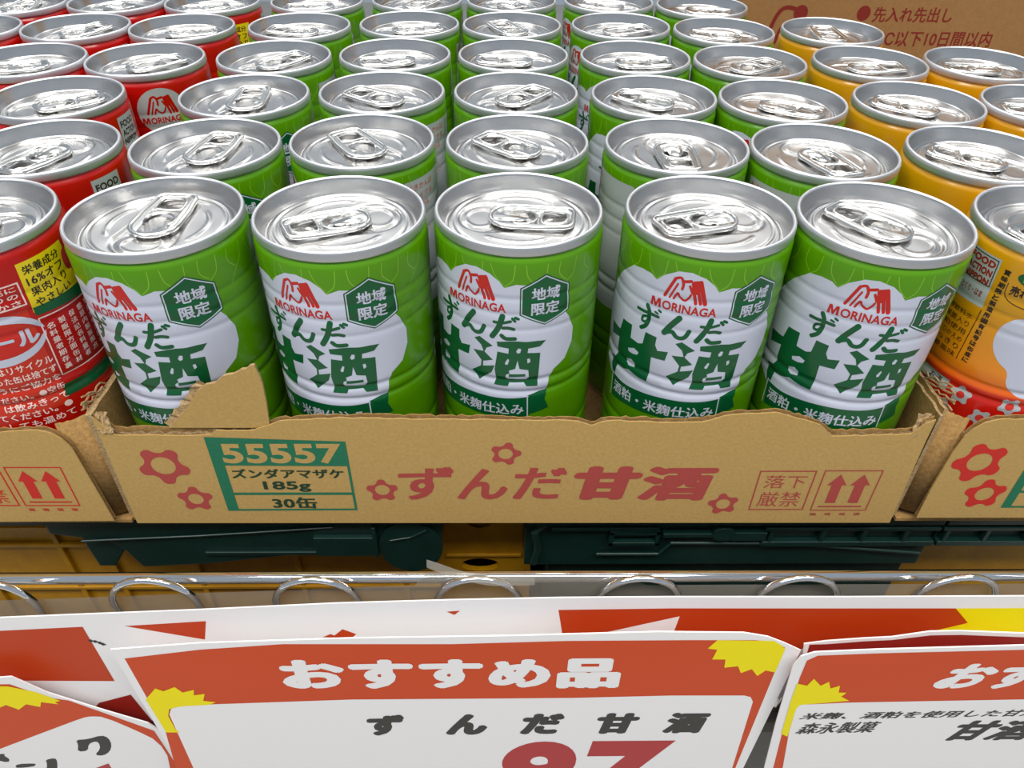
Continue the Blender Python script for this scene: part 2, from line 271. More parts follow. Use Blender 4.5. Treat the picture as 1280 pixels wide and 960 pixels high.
CARDS = {
  'strip': [(-177.8,-115.7),(-161.1,-112.7),(-134.9,-111.1),(-95.8,-108.8),(-51.7,-105.6),(-15.8,-104.1),(20.1,-103.1),(56.2,-102.9),(113.4,-103.3),(171.0,-103.2),(186.9,-103.3),(214.6,-160.5),(-208.6,-184.7)],
  'strip_orange': [[(-180.7,-122.2),(-164.1,-120.0),(-136.5,-117.9),(-136.7,-151.8),(-193.4,-150.6)],[(-122.8,-117.6),(-95.5,-115.0),(-98.4,-125.7)],[(-58.8,-124.7),(-55.9,-122.8),(-54.7,-123.7),(-51.5,-120.0),(-47.3,-122.9),(-49.0,-125.2)],[(-16.5,-110.3),(-12.1,-109.8),(-14.0,-112.1)],[(20.0,-109.6),(57.1,-109.0),(107.2,-109.4),(151.2,-109.7),(158.5,-118.0),(144.8,-125.5),(133.3,-132.8),(99.8,-133.5),(59.8,-127.2),(22.5,-126.8)]],
  'strip_white': [[(33.8,-123.6),(60.3,-113.4),(59.6,-123.8)]],
  'strip_yellow': [[(151.2,-109.7),(189.9,-109.6),(199.1,-128.4),(139.8,-126.9),(158.5,-118.0)]],
  'strip_dark': [[(-147.1,-166.8),(-133.8,-161.1),(-131.4,-182.5),(-135.1,-195.7),(-157.6,-180.0)]],
  'card': [(-123.4,-116.7),(-94.2,-113.3),(-45.9,-111.0),(4.7,-110.1),(50.3,-108.3),(78.5,-109.0),(86.7,-111.3),(93.0,-115.0),(99.3,-119.3),(97.8,-205.1),(97.3,-225.5),(-122.2,-224.8),(-122.6,-200.3)],
  'card_orange': [(-120.5,-121.8),(-95.1,-116.9),(-68.1,-114.0),(-14.7,-114.5),(22.4,-113.0),(61.2,-112.9),(82.7,-113.1),(88.6,-114.1),(93.6,-117.4),(94.6,-203.6),(94.3,-225.5),(-129.6,-220.9),(-124.6,-199.6),(-120.4,-168.5)],
  'card_white': [(-98.5,-151.1),(-50.4,-148.5),(26.2,-148.4),(61.1,-147.2),(86.5,-147.5),(89.0,-148.6),(90.5,-151.9),(93.3,-203.6),(93.9,-227.0),(-119.3,-222.6),(-117.8,-199.7),(-115.9,-158.1),(-114.3,-154.2),(-111.5,-152.0)],
  'burstL': [(-121.2,-142.9),(-121.1,-147.4),(-115.8,-140.2),(-113.6,-142.1),(-109.1,-139.4),(-107.3,-143.0),(-103.1,-141.3),(-104.0,-144.9),(-100.1,-144.0),(-101.7,-148.6),(-97.6,-149.6),(-100.4,-151.4),(-110.2,-152.3),(-114.9,-154.1),(-116.5,-158.9),(-116.5,-168.9),(-115.5,-171.0),(-120.5,-170.9)],
  'burstR': [(70.7,-112.9),(68.4,-117.7),(71.7,-118.5),(71.0,-124.2),(75.5,-124.3),(76.0,-129.3),(80.5,-128.5),(82.3,-132.8),(85.5,-130.3),(88.3,-134.7),(90.4,-131.2),(93.9,-132.5),(93.9,-118.2),(92.4,-116.3),(89.1,-113.5)],
  't_osusume': [(-72.2,-141.8),(41.7,-123.0)],
  't_zunda': [(-47.0,-174.4),(77.3,-159.1)],
  't_97': [(2.0,-231.3),(67.4,-180.0)],
  'rcard': [(107.1,-206.5),(103.9,-197.1),(100.0,-160.1),(96.9,-123.6),(98.1,-117.9),(102.0,-115.5),(122.9,-114.1),(168.5,-112.2),(179.0,-111.8),(230.9,-221.5),(109.4,-219.0)],
  'rcard_orange': [(111.9,-219.1),(107.4,-197.1),(104.2,-169.3),(100.9,-130.4),(100.6,-120.3),(103.4,-117.4),(123.6,-116.2),(169.5,-114.6),(180.1,-114.2),(230.9,-221.5)],
  'rcard_white': [(116.2,-219.2),(111.1,-197.2),(106.5,-168.3),(104.8,-151.3),(105.5,-148.5),(122.0,-147.2),(183.4,-145.8),(195.1,-145.9),(230.9,-221.5)],
  'rburst': [(100.9,-134.3),(104.6,-135.7),(105.8,-131.3),(109.3,-135.8),(111.4,-133.2),(113.1,-137.6),(115.9,-135.8),(116.7,-140.3),(119.5,-140.4),(118.4,-143.1),(122.1,-145.9),(105.5,-148.5),(104.8,-151.3),(106.7,-171.4),(103.9,-169.3),(101.7,-146.6)],
  'r_osu': [(147.7,-139.5),(184.9,-120.4)],
  'r_l1': [(107.6,-158.6),(191.0,-149.6)],
  'r_l2': [(108.9,-170.0),(138.5,-160.6)],
  'r_big': [(166.6,-175.5),(200.8,-159.9)],
  'bcard': [(101.6,-120.4),(108.5,-118.8),(120.8,-117.3),(129.7,-116.6),(141.4,-113.5),(151.3,-113.3),(172.9,-114.9),(184.4,-115.8),(193.4,-134.8),(104.1,-133.9)],
  'bcard_red': [(103.5,-120.7),(108.9,-120.5),(121.3,-118.9),(130.3,-118.2),(142.2,-115.6),(152.1,-115.4),(173.9,-117.0),(185.2,-117.6),(192.5,-133.1),(104.6,-132.2)],
  'lcard': [(-183.4,-140.4),(-169.8,-140.0),(-165.8,-139.5),(-157.3,-150.2),(-141.9,-162.6),(-128.9,-172.2),(-119.2,-191.7),(-124.6,-246.5),(-229.1,-244.1)],
  'lcard_orange': [(-185.2,-144.5),(-168.2,-144.2),(-158.5,-153.4),(-152.0,-155.4),(-144.6,-162.3),(-128.3,-177.8),(-127.9,-187.6),(-127.2,-208.6),(-135.1,-238.9),(-225.6,-236.3)],
  'lcard_white': [(-212.1,-204.4),(-190.5,-191.0),(-164.0,-175.2),(-151.3,-167.7),(-147.9,-166.5),(-143.2,-167.1),(-134.4,-177.7),(-129.0,-185.9),(-128.5,-201.2),(-138.9,-244.4),(-228.8,-242.4)],
  'lburst': [(-185.5,-145.2),(-169.2,-145.4),(-161.6,-149.2),(-154.8,-155.4),(-157.1,-156.3),(-156.2,-157.8),(-161.9,-156.2),(-163.4,-159.6),(-167.7,-157.6),(-171.7,-161.4),(-174.9,-158.0),(-177.9,-159.9),(-181.5,-156.9),(-191.9,-159.7)],
  'l_ku': [[(-159.5,-184.3),(-154.8,-183.8),(-148.6,-180.7),(-146.7,-182.9),(-147.2,-188.4),(-149.7,-193.9),(-153.4,-197.3),(-156.4,-196.6),(-152.6,-191.6),(-151.5,-186.6),(-152.7,-185.5),(-155.8,-187.7),(-157.9,-193.2),(-162.0,-193.7),(-159.8,-188.1)],[(-190.7,-206.0),(-188.8,-203.6),(-182.1,-203.2),(-181.8,-204.3),(-183.8,-206.1),(-190.1,-207.2)],[(-176.8,-200.3),(-172.5,-198.7),(-172.5,-201.6),(-176.6,-212.3),(-180.9,-212.2),(-177.3,-203.8)],[(-193.9,-195.4),(-190.1,-194.9),(-191.3,-196.6),(-190.1,-199.5),(-192.0,-202.4),(-195.8,-200.0)]],
  'l_red': [[(-160.2,-208.0),(-153.4,-203.7),(-153.7,-215.2),(-161.6,-217.5)]],
}
# ---------------------------------------------------------------- the printed surface of a can
R_BODY, H_CAN, NSEG = 25.95, 104.8, 96
DS = 2*PI*26.4/NSEG                      # label millimetres per facet
def bead(z, z0, w, d): t = abs(z-z0)/w; return d*(0.5+0.5*math.cos(PI*t)) if t < 1 else 0
BEADS = [(-17, 1.6, .22), (-22.5, 1.6, .22), (-28, 1.6, .2), (-47.5, 1.7, .45), (-52.2, 1.7, .5), (-72, 1.7, .4), (-78, 1.7, .4), (-90, 1.6, .3)]
def wall_r(z):
    if z > -3.2: return 25.0
    if z > -5.4: t = (-3.2-z)/2.2; return 25.0 + (R_BODY-25.0)*(3*t*t-2*t**3)
    if z < -101.5: t = (-101.5-z)/3.3; return R_BODY - 1.0*t
    return R_BODY - sum(bead(z, *b) for b in BEADS)
ZL = [-2.4, -3.2, -3.6, -4.0, -4.4, -4.8, -5.4, -9, -13]
for b in BEADS: ZL += [b[0]+b[1]*k for k in (1, .6, .3, 0, -.3, -.6, -1)]
ZL += [-35, -41, -58, -65, -84, -96, -101.5, -102.5, -103.6, -104.8]
ZL = sorted(set(round(z, 2) for z in ZL), reverse=True)
def on_can(s_, z, off):
    k = math.floor(s_/DS); t = s_/DS-k
    for i in range(len(ZL)-1):
        if ZL[i+1] <= z <= ZL[i]: break
    u = (ZL[i]-z)/(ZL[i]-ZL[i+1]); r = wall_r(ZL[i])*(1-u)+wall_r(ZL[i+1])*u + off
    a, b = k*2*PI/NSEG, (k+1)*2*PI/NSEG
    return (r*(math.sin(a)*(1-t)+math.sin(b)*t), -r*(math.cos(a)*(1-t)+math.cos(b)*t), z+H_CAN)
PRINTS = [0]
def print_on_can(mb, flat, mt, layer):
    PRINTS[0] += 1; layer = layer+(PRINTS[0] % 8)*.1
    v, f = flat; bm = bmesh.new(); vs = [bm.verts.new((p[0], p[1], p[2] if len(p) > 2 else 0)) for p in v]
    for q in f:
        try: bm.faces.new([vs[i] for i in q])
        except ValueError: pass
    x0, x1 = min(p[0] for p in v), max(p[0] for p in v); y0, y1 = min(p[1] for p in v), max(p[1] for p in v)
    for k in range(math.ceil(x0/DS), math.floor(x1/DS)+1):
        bmesh.ops.bisect_plane(bm, geom=bm.verts[:]+bm.edges[:]+bm.faces[:], dist=1e-5, plane_co=(k*DS, 0, 0), plane_no=(1, 0, 0))
    for z in ZL:
        if y0 < z < y1: bmesh.ops.bisect_plane(bm, geom=bm.verts[:]+bm.edges[:]+bm.faces[:], dist=1e-5, plane_co=(0, z, 0), plane_no=(0, 1, 0))
    bm.verts.index_update()
    V = []
    for a in bm.verts:                         # the facet is chosen by the vertex, borders belong to both
        V.append(on_can(a.co.x+(1e-6 if abs(a.co.x/DS-round(a.co.x/DS)) < 1e-4 else 0), a.co.y, layer*0.045+a.co.z))
    F = []
    for q in bm.faces:
        idx = [a.index for a in q.verts]
        n = sum(((q.verts[i].co.x*q.verts[(i+1) % len(idx)].co.y - q.verts[(i+1) % len(idx)].co.x*q.verts[i].co.y) for i in range(len(idx))))
        F.append(tuple(idx) if n > 0 else tuple(reversed(idx)))
    mb.add(V, F, mt); bm.free()
def can_shell(mt):
    mb = MB(); V, F = [], []
    for z in ZL:
        for k in range(NSEG): a = k*2*PI/NSEG; r = wall_r(z); V.append((r*math.sin(a), -r*math.cos(a), z+H_CAN))
    n = NSEG
    for i in range(len(ZL)-1):
        for k in range(n): F.append(((i+1)*n+k, (i+1)*n+(k+1) % n, i*n+(k+1) % n, i*n+k))
    mb.add(V, F, mt)
    V, F = [], []                              # bottom seam and countersunk base
    P = [(24.6, 1.9), (25.3, 1.8), (25.5, 1.2), (25.5, .5), (25.1, 0), (24.5, .1), (24.1, .8), (23.4, 3.6), (22.4, 4.2), (0.01, 4.2)]
    for r, z in P:
        for k in range(n): a = k*2*PI/n; V.append((r*math.sin(a), -r*math.cos(a), z))
    for i in range(len(P)-1):
        for k in range(n): F.append(((i+1)*n+k, (i+1)*n+(k+1) % n, i*n+(k+1) % n, i*n+k))
    mb.add(V, F, M_RIM); mb.keep = True
    return mb
def offs(v, f, dx, dz=0): return [(a+dx, b+dz) for a, b in v], f
def shrink(lp, k):
    cx = sum(p[0] for p in lp)/len(lp); cy = sum(p[1] for p in lp)/len(lp); return [(cx+(x-cx)*k, cy+(y-cy)*k) for x, y in lp]
def angel_mark(mb, dx, dz, layer, mt=None):
    mt = mt or M_REDINK
    for p, w_ in ART['wing']: print_on_can(mb, offs(*stroke2d(p, w_*1.35), dx, dz), mt, layer)
    print_on_can(mb, offs(*fill2d([smooth_loop(ART['wingsolid'][0], 1)]), dx, dz), mt, layer)
def pod_lines(mb):
    for k in range(-8, 9):
        x = 5+k*9.7
        if abs(k) == 9: continue
        pts = [(x-3.2+1.0*math.sin(k), -5.6), (x-2.6, -9.5), (x-0.2, -12.2)]
        print_on_can(mb, stroke2d(pts, .26), M_POD, .2)
        print_on_can(mb, stroke2d([(x+3.3, -5.6), (x+2.6, -10.5), (x-0.2, -13.2), (x-2.8, -17)], .26), M_POD, .1)
def info_panel(mb, s0, s1, pm, tm, lines, z1=-8, z0=-60):
    print_on_can(mb, fill2d([rect(s0, z0, s1, z1)]), pm, 1.6)
    for i, t in enumerate(lines):
        print_on_can(mb, text_in(t, s0+1, z1-4.0-i*3.5, min(s1-1, s0+1+len(t)*2.7), z1-1.6-i*3.5, .01), tm, 2.6)

LETTER_M = [(0, 0), (.06, 1), (.32, 1), (.5, .42), (.68, 1), (.94, 1), (1, 0), (.78, 0), (.76, .62), (.57, 0), (.43, 0), (.24, .62), (.22, 0)]
def green_body():
    mb = can_shell(M_GREEN); pod_lines(mb)
    cl, cr = ART['cloudL'], ART['cloudR']
    cloud = [(-37.5, -58.0)]+cl[1:16]+[(-1.0, -11.9), (2.5, -12.2), (7.5, -14.2), (13.5, -21.5)]+cr[4:11]+[(5, -56.0)]
    print_on_can(mb, fill2d([cloud]), M_WHITE, 1)
    for g in ('kan', 'water', 'tori'): print_on_can(mb, fill2d(ART[g]), M_DKGREEN, 2)
    print_on_can(mb, fill2d(ART['bar']), M_DKGREEN, 2)
    for p, w_ in ART['zunda']: print_on_can(mb, stroke2d(p, w_*1.75, False), M_DKGREEN, 2)
    angel_mark(mb, 0, 0, 2)
    print_on_can(mb, fill2d([[(-24.5+3.5*u, -21.9+3.1*v) for u, v in LETTER_M]]), M_REDINK, 2)
    print_on_can(mb, text_in('ORINAGA', -20.6, -21.9, -4.0, -18.8, .03), M_REDINK, 2)
    hx = ART['hex'][0]
    print_on_can(mb, fill2d([hx]), M_DKGREEN, 2)
    print_on_can(mb, frame(shrink(hx, .95), .35), M_WHITE, 3)
    print_on_can(mb, text_in('地域', 3.6, -17.6, 12.6, -13.2, .03), M_WHITE, 3)
    print_on_can(mb, text_in('限定', 3.6, -22.8, 12.6, -18.3, .03), M_WHITE, 3)
    ban = [(-37.4, -56.4), (-30.8, -56.6), (-23.4, -55.7), (-15.5, -54.9), (-8.3, -54.7), (-2.8, -54.5), (3.5, -53.9), (3.9, -62.6), (-8, -63.0), (-18, -63.4), (-26, -64.2), (-36.5, -65.8)]
    print_on_can(mb, fill2d([[(-38.2, -57.5), (-40.5, -50.5), (-37.0, -49.6), (-36.0, -53), (-36.4, -56.8)]]), M_DKGREEN, 1.5)
    print_on_can(mb, fill2d([[(3.3, -53.6), (7.3, -52.5), (10.0, -52.2), (9.2, -56), (10.8, -60), (3.9, -61.6)]]), M_DKGREEN, 1.5)
    print_on_can(mb, fill2d([ban]), M_DKGREEN, 2)
    print_on_can(mb, stroke2d([(-37.6, -66), (-37.6, -56.0)], .4), M_WHITE, 3); print_on_can(mb, stroke2d([(3.5, -62.8), (3.3, -54.2)], .4), M_WHITE, 3)
    print_on_can(mb, stroke2d(ban[:7], .4), M_WHITE, 3)
    print_on_can(mb, text_in('酒粕・米麹仕込み', -36, -62.2, 2.2, -57.6, .02, rise=1.6), M_WHITE, 3)
    info_panel(mb, 38, 72, M_GREYP, M_REDOR, ['あきかんは', 'リサイクル', '開缶後は', 'すぐに', 'お飲み', 'ください'])
    return mb.build('body', smooth=True)
def red_body():
    mb = can_shell(M_RED)
    print_on_can(mb, fill2d([[(23.9, -7.6), (40.6, -7.6), (42, -25.2), (23.4, -23.5)]]), M_CYEL, 1)
    for i, t in enumerate(['栄養成分', '16%オフ', '果肉入り', 'やさしい']):
        print_on_can(mb, text_in(t, 25, -11.6-i*3.6, 38, -8.8-i*3.6, .02), M_BLACK, 2)
    print_on_can(mb, fill2d([[(23.6, -22.0), (42.0, -22.9), (41.8, -26.6), (23.5, -24.6)]]), M_DKGREEN, 2)
    print_on_can(mb, fill2d([ellipse(41, -14, 2.3, 3.6)]), M_BOXRED2, 2)
    print_on_can(mb, frame(rect(2, -20.2, 22.7, -12.6), .45), M_PINKW, 1)
    for i, t in enumerate(['加温販売に', 'ぴったりの', 'あたたかさ']):
        print_on_can(mb, text_in(t, 4, -15.2-i*2.3, 21.4, -13.4-i*2.3, .02), M_PINKW, 1)
    print_on_can(mb, fill2d([rect(-6, -57, 22, -21.4)]), M_REDOR, 1)       # steel recycling mark
    for sg in (1, -1):
        o = [(10+14.5*math.cos(t), -29.5+sg*8.6*math.sin(t)) for t in [PI*k/16*.96+.05 for k in range(17)]]
        i_ = [(10+13.2*math.cos(t), -29.5+sg*5.9*math.sin(t)) for t in [PI*k/16*.80+.30 for k in range(17)]]
        print_on_can(mb, fill2d([o+i_[::-1]]), M_WHITE, 2)
    print_on_can(mb, fill2d([ellipse(8.5, -29.8, 12.2, 5.6)]), M_BOXRED2, 2.5)
    print_on_can(mb, text_in('スチール', -3.5, -32.6, 22.4, -27.3, .05), M_WHITE, 3.2)
    for i, (t, x0) in enumerate([('あきかんはリサイクル', -4), ('飲みおわった缶は捨てず', -5), ('ようにご協力を', 2), ('ください。●空缶', 2), ('は飲みきって', 4), ('てください。●', 1), ('しても温めて', 3)]):
        print_on_can(mb, text_in(t, x0, -41.0-i*3.5, 22.8, -38.4-i*3.5, .02), M_PINKW, 2)
    print_on_can(mb, frame([(23.6, -25.6), (45.2, -27.2), (45.2, -48.6), (23.2, -47.2)], .4), M_PINKW, 2)
    for c in range(5):
        for r_ in range(7):
            ch = '名原材料内容量製造者販売期限保存方法裏面記載缶底'[(c*7+r_*3) % 23]
            print_on_can(mb, text_in(ch, 25.0+c*3.9, -30.6-r_*2.5, 27.4+c*3.9, -28.6-r_*2.5, .02), M_PINKW, 2)
    print_on_can(mb, fill2d([[(21.7, -54.6), (22.7, -50.2), (44, -51.2), (44, -55.6)]]), M_DKGREEN, 2.4)
    # food action panel and front face with the company roundel
    print_on_can(mb, fill2d([rect(54, -24, 66, -6.5)]), M_GREYP, 1); 
    for i, t in enumerate(['FOOD', 'ACTION', 'NIPPON']): print_on_can(mb, text_in(t, 55, -10.9-i*3.4, 65, -8.3-i*3.4, .04), M_BLACK, 2)
    print_on_can(mb, fill2d([ellipse(-49, -16, 10.5, 10.0)]), M_GREYP, 1)
    angel_mark(mb, -35.0, 0.6, 2, M_RED)
    print_on_can(mb, fill2d([[(-58.4+3.2*u, -21.0+2.7*v) for u, v in LETTER_M]]), M_RED, 2)
    print_on_can(mb, text_in('ORINAGA', -54.8, -21.0, -39.6, -18.3, .03), M_RED, 2)
    print_on_can(mb, text_in('甘酒', -64, -48, -36, -30, .05), M_WHITE, 1)
    return mb.build('body', smooth=True)
def yellow_body():
    mb = can_shell(M_YELLOW)
    print_on_can(mb, fill2d([[(-41, -7.0), (-28.7, -7.0), (-28.2, -23.4), (-40.5, -23.8)]]), M_GREYP, 1)
    print_on_can(mb, frame([(-40.2, -7.6), (-29.3, -7.6), (-28.9, -16.4), (-39.8, -16.6)], .3), M_BLACK, 2)
    for i, t in enumerate(['FOOD', 'ACTION', 'NIPPON']): print_on_can(mb, text_in(t, -39.4, -10.6-i*2.9, -29.8, -8.4-i*2.9, .05), M_SDARK, 2)
    print_on_can(mb, text_in('とくり・はま', -38, -20.6, -30, -18.4, .02), M_SDARK, 2)
    for i, ch in enumerate('賞味期限と製造所固有記号は缶底に'): print_on_can(mb, text_in(ch, -26.9, -10.6-i*2.13, -24.9, -8.9-i*2.13, .04), M_BLACK, 2)
    print_on_can(mb, stroke2d([(-28.0, -24), (-28.6, -43)], .25), M_BLACK, 2)
    for i, t in enumerate(['清涼飲料水', '乳酸菌入り', '酒粕使用', '甘さひかえめ', 'すっきり', '生姜風味']): print_on_can(mb, text_in(t, -42, -28.6-i*2.9, -29.6, -26.6-i*2.9, .01), M_BLACK, 2)
    print_on_can(mb, fill2d([rect(-42, -55.2, -27.4, -51.2)]), M_GREYP, 2); print_on_can(mb, text_in('お酒', -35, -54.4, -30, -52.0, .02), M_BLACK, 3)
    cloud = smooth_loop([(-15.6, -21.5), (-18.8, -22.7), (-21.4, -26.8), (-21.0, -33.2), (-17.4, -38.1), (-13.4, -40.1), (-12.6, -45.2), (-8.5, -48.6), (-4.6, -49.3), (12, -49.5), (20, -44), (19, -32), (14, -22), (4, -16), (-6, -17.5)], 2)
    print_on_can(mb, fill2d([cloud]), M_WHITE, 1)
    print_on_can(mb, fill2d([ellipse(-18.2, -9.7, 4.6, 2.2)]), M_DKGREEN, 1); print_on_can(mb, text_in('森永', -21.2, -11.0, -15.6, -8.6, .04), M_POD, 2)
    print_on_can(mb, text_in('売れてます', -23.2, -15.8, -9.6, -12.6, .04), M_BLACK, 1)
    print_on_can(mb, stroke2d([(-24.4, -12.5), (-23.6, -17.0), (-18, -18.6), (-10, -18.0)], .25), M_BLACK, 1)
    print_on_can(mb, text_in('甘酒', -6, -45, 17, -30, .05), M_REDINK, 2)
    angel_mark(mb, 18, -6.5, 2)
    for s_, z in [(-22.5, -54.2), (-26.8, -61.6), (-14.4, -59.8), (-31.5, -69), (-8, -53), (-3, -62), (4, -55), (-20, -69), (-36, -60.5)]:
        print_on_can(mb, fill2d([flower(s_, z, 3.5, .3+s_)]), M_GREYP, 2); print_on_can(mb, fill2d([ellipse(s_, z, 1.3)]), M_BOXRED2, 3)
    return mb.build('body', smooth=True)

# ---------------------------------------------------------------- lid and ring pull
def lid_height(x, y):
    """relief of the recessed panel; the tab's finger end points to +x, the mouth lies at -x"""
    r = math.hypot(x, y); h = -4.7
    sm = lambda t: max(0, min(1, t))**2*(3-2*max(0, min(1, t)))
    h += 0.35*sm((21.3-r)/0.7)                                     # step up to the panel
    h -= 0.25*math.exp(-((r-19.6)/0.45)**2)
    t = max(-9, min(9, x)); d = math.hypot(x-t, y) - (9.6 - 0.16*(t+9))      # shallow pan under tab and mouth
    h -= 0.45*sm((0.4-d)/0.9)
    e = math.hypot((x+11.2)/6.9, y/8.4)                            # tear line and raised mouth
    h -= 0.22*math.exp(-((e-1)/0.055)**2)*(1 if x > -18.5 else 0.3)
    e2 = math.hypot((x+11.6)/4.7, y/6.0); h += 0.32*math.exp(-((e2-1)/0.11)**2)
    a = abs(math.atan2(y, x))
    if 0.75 < a < 2.2: h += 0.34*math.exp(-((r-14.6)/0.55)**2)*min(1, (a-.75)*5, (2.2-a)*5)
    if a < 0.62: h += 0.28*math.exp(-((r-17.6)/0.5)**2)*min(1, (.62-a)*6)
    h -= 0.45*sm((1-math.hypot((x-12.5)/4.6, y/4.4))/0.35)         # finger well
    h += 0.07*math.sin(x*.35+y*.22)*math.sin(y*.31-x*.12)*sm((20-r)/6)*.5
    return h
def lid_mesh():
    N = 168; V, F = [], []
    P = [(24.9, -3.3), (25.4, -3.25), (25.66, -3.0), (25.70, -2.6), (25.66, -1.3), (25.58, -.6), (25.35, -.15), (25.0, 0), (24.65, -.12), (24.4, -.5), (24.25, -1.1), (23.9, -2.8), (23.45, -4.6), (23.15, -5.6), (22.8, -6.05), (22.4, -6.1), (22.05, -5.8), (21.85, -5.2), (21.6, -4.8)]
    for r, z in P:
        for k in range(N): a = 2*PI*k/N; V.append((r*math.cos(a), r*math.sin(a), z))
    rr = 21.2; rings = len(P)
    while rr > 0.3:
        for k in range(N): a = 2*PI*k/N; x, y = rr*math.cos(a), rr*math.sin(a); V.append((x, y, lid_height(x, y)))
        rings += 1; rr -= 0.4
    for i in range(rings-1):
        for k in range(N): F.append((i*N+k, i*N+(k+1) % N, (i+1)*N+(k+1) % N, (i+1)*N+k))
    F.append(tuple((rings-1)*N+k for k in range(N)))
    mb = MB(); mb.keep = True
    cut = 9*N; mb.add(V, F[:cut], M_RIM); mb.add(V, F[cut:], M_STEEL)
    # rivet head
    V, F = [], []; Pr = [(2.3, -4.55), (2.2, -3.75), (1.9, -3.45), (1.2, -3.4), (.9, -3.6), (.02, -3.62)]
    for r, z in Pr:
        for k in range(24): a = 2*PI*k/24; V.append((r*math.cos(a), r*math.sin(a), z))
    for i in range(len(Pr)-1):
        for k in range(24): F.append((i*24+k, i*24+(k+1) % 24, (i+1)*24+(k+1) % 24, (i+1)*24+k))
    mb.add(V, F, M_STEEL)
    return mb.build('lid', smooth=True)
def tab_mesh():
    out = []                                                       # nose to finger end
    for k in range(13): a = PI/2+PI*k/12; out.append((-1.8+6.9*math.cos(a), 7.0*math.sin(a)))
    out += [(6, -6.9), (13.0, -6.2)]
    for k in range(6): a = -PI/2+PI/2*k/5; out.append((14.0+2.8*math.cos(a), -3.4+2.8*math.sin(a)))
    for k in range(6): a = PI/2*k/5; out.append((14.0+2.8*math.cos(a), 3.4+2.8*math.sin(a)))
    out += [(13.0, 6.2), (6, 6.9)]
    hole = [(7.4, -3.6), (8.2, -4.4), (13.2, -4.1), (14.9, -2.6), (15.2, 0), (14.9, 2.6), (13.2, 4.1), (8.2, 4.4), (7.4, 3.6), (7.0, 0)]
    hole = smooth_loop(hole, 1)
    cres = [(.9+4.3*math.cos(a), 4.4*math.sin(a)) for a in [-2.1+4.2*k/14 for k in range(15)]]+[(.3+2.7*math.cos(a), 2.7*math.sin(a)) for a in [1.9-3.8*k/14 for k in range(15)]]
    lift = lambda x: -3.55 + max(0, x-2)*0.045
    v, f = fill2d([out, hole, cres]); n = len(v); mb = MB()
    mb.add([(x, y, lift(x)+.14) for x, y in v]+[(x, y, lift(x)-.14) for x, y in v], [q for q in f]+[tuple(i+n for i in reversed(q)) for q in f], M_TAB)
    for lp in (hole, cres):
        k = len(lp); mb.add([(x, y, lift(x)+.14) for x, y in lp]+[(x, y, lift(x)-.14) for x, y in lp], [(i, (i+1) % k, (i+1) % k+k, i+k) for i in range(k)], M_TAB)
    mb.tube([(x, y, lift(x)+.05) for x, y in out], .78, M_TAB, 10, True)
    mb.tube([(x, y, lift(x)+.12) for x, y in hole], .45, M_TAB, 8, True)
    mb.tube([(1.0+4.9*math.cos(a), 4.9*math.sin(a), lift(1)+.12) for a in [-2.2+4.4*k/14 for k in range(15)]], .42, M_TAB, 8)
    return mb.build('pull_tab', smooth=True)

proto = {'green': green_body(), 'red': red_body(), 'yellow': yellow_body(), 'lid': lid_mesh(), 'tab': tab_mesh()}
for o in proto.values(): COL.objects.unlink(o)
used = set()
def make_can(kind, x, y, turn_mm, tab_deg, label, group):
    r = thing(kind+'_drink_can' if kind != 'green' else 'green_drink_can', label, 'can', W(x, y, -H_CAN), group)
    b = proto[kind].copy(); l = proto['lid'].copy(); t = proto['tab'].copy()
    for o in (b, l, t): COL.objects.link(o)
    b.parent = r; b.rotation_euler = (0, 0, turn_mm/26.4)
    l.parent = r; l.location = (0, 0, H_CAN*S); l.rotation_euler = (0, 0, math.radians(tab_deg))
    t.parent = l
    return r
DIR = lambda a: ['right', 'back right', 'away from the viewer', 'back left', 'left', 'front left', 'towards the viewer', 'front right'][int(((a % 360)+22.5)//45) % 8]
GREENS = [  # row, column, x, y, label turn, ring pull direction
 (1,1,-101.8,208.2,6.6,85),(1,2,-47.4,209.5,3.5,205),(1,3,6.4,213.0,0,-8),(1,4,64.6,211.4,3.9,200),(1,5,116.7,207.4,4.2,130),
 (2,1,-102.2,260.4,9,80),(2,2,-48.4,266.0,-20,125),(2,3,7.0,266.6,4,143),(2,4,64.0,264.0,75,270),(2,5,116.0,259.8,-75,285),
 (3,1,-102.2,312.7,14,90),(3,2,-47.5,318.1,-20,150),(3,3,7.5,319.3,8,45),(3,4,64.1,316.2,3,145),(3,5,116.3,312.1,-9,-35),
 (4,1,-102.2,365.0,-12,50),(4,2,-47.6,370.2,10,200),(4,3,7.2,371.5,18,180),(4,4,64.0,370.1,-5,0),(4,5,116.4,364.4,8,30),
 (5,1,-101.3,417.9,5,170),(5,2,-45.8,423.8,-6,10),(5,3,7.3,424.0,12,120),(5,4,64.1,424.8,-15,20),(5,5,116.4,416.8,4,170),
 (6,1,-102.2,470.3,9,200),(6,2,-46.3,476.5,-4,60),(6,3,7.8,476.8,7,310),(6,4,63.7,477.0,-18,160),(6,5,115.9,469.1,3,340)]
ROWS = ['front', 'second', 'third', 'fourth', 'fifth', 'rearmost']
COLS = ['leftmost of its row', 'second from the left of its row', 'middle of its row', 'fourth from the left of its row', 'rightmost of its row']
FRONT = {1: 'behind the torn cardboard flap', 2: 'just right of the torn cardboard flap', 3: 'above the cardboard lettering', 4: 'with an empty gap on its left', 5: 'beside the yellow cans'}
for r, c, x, y, tw, ta in GREENS:
    lab = ('green drink can in the front row, %s' % FRONT[c] if r == 1 else
           'green drink can in the %s row, %s' % (ROWS[r-1], COLS[c-1]))
    make_can('green', x, y, tw, ta, lab, 'green cans in the middle carton')
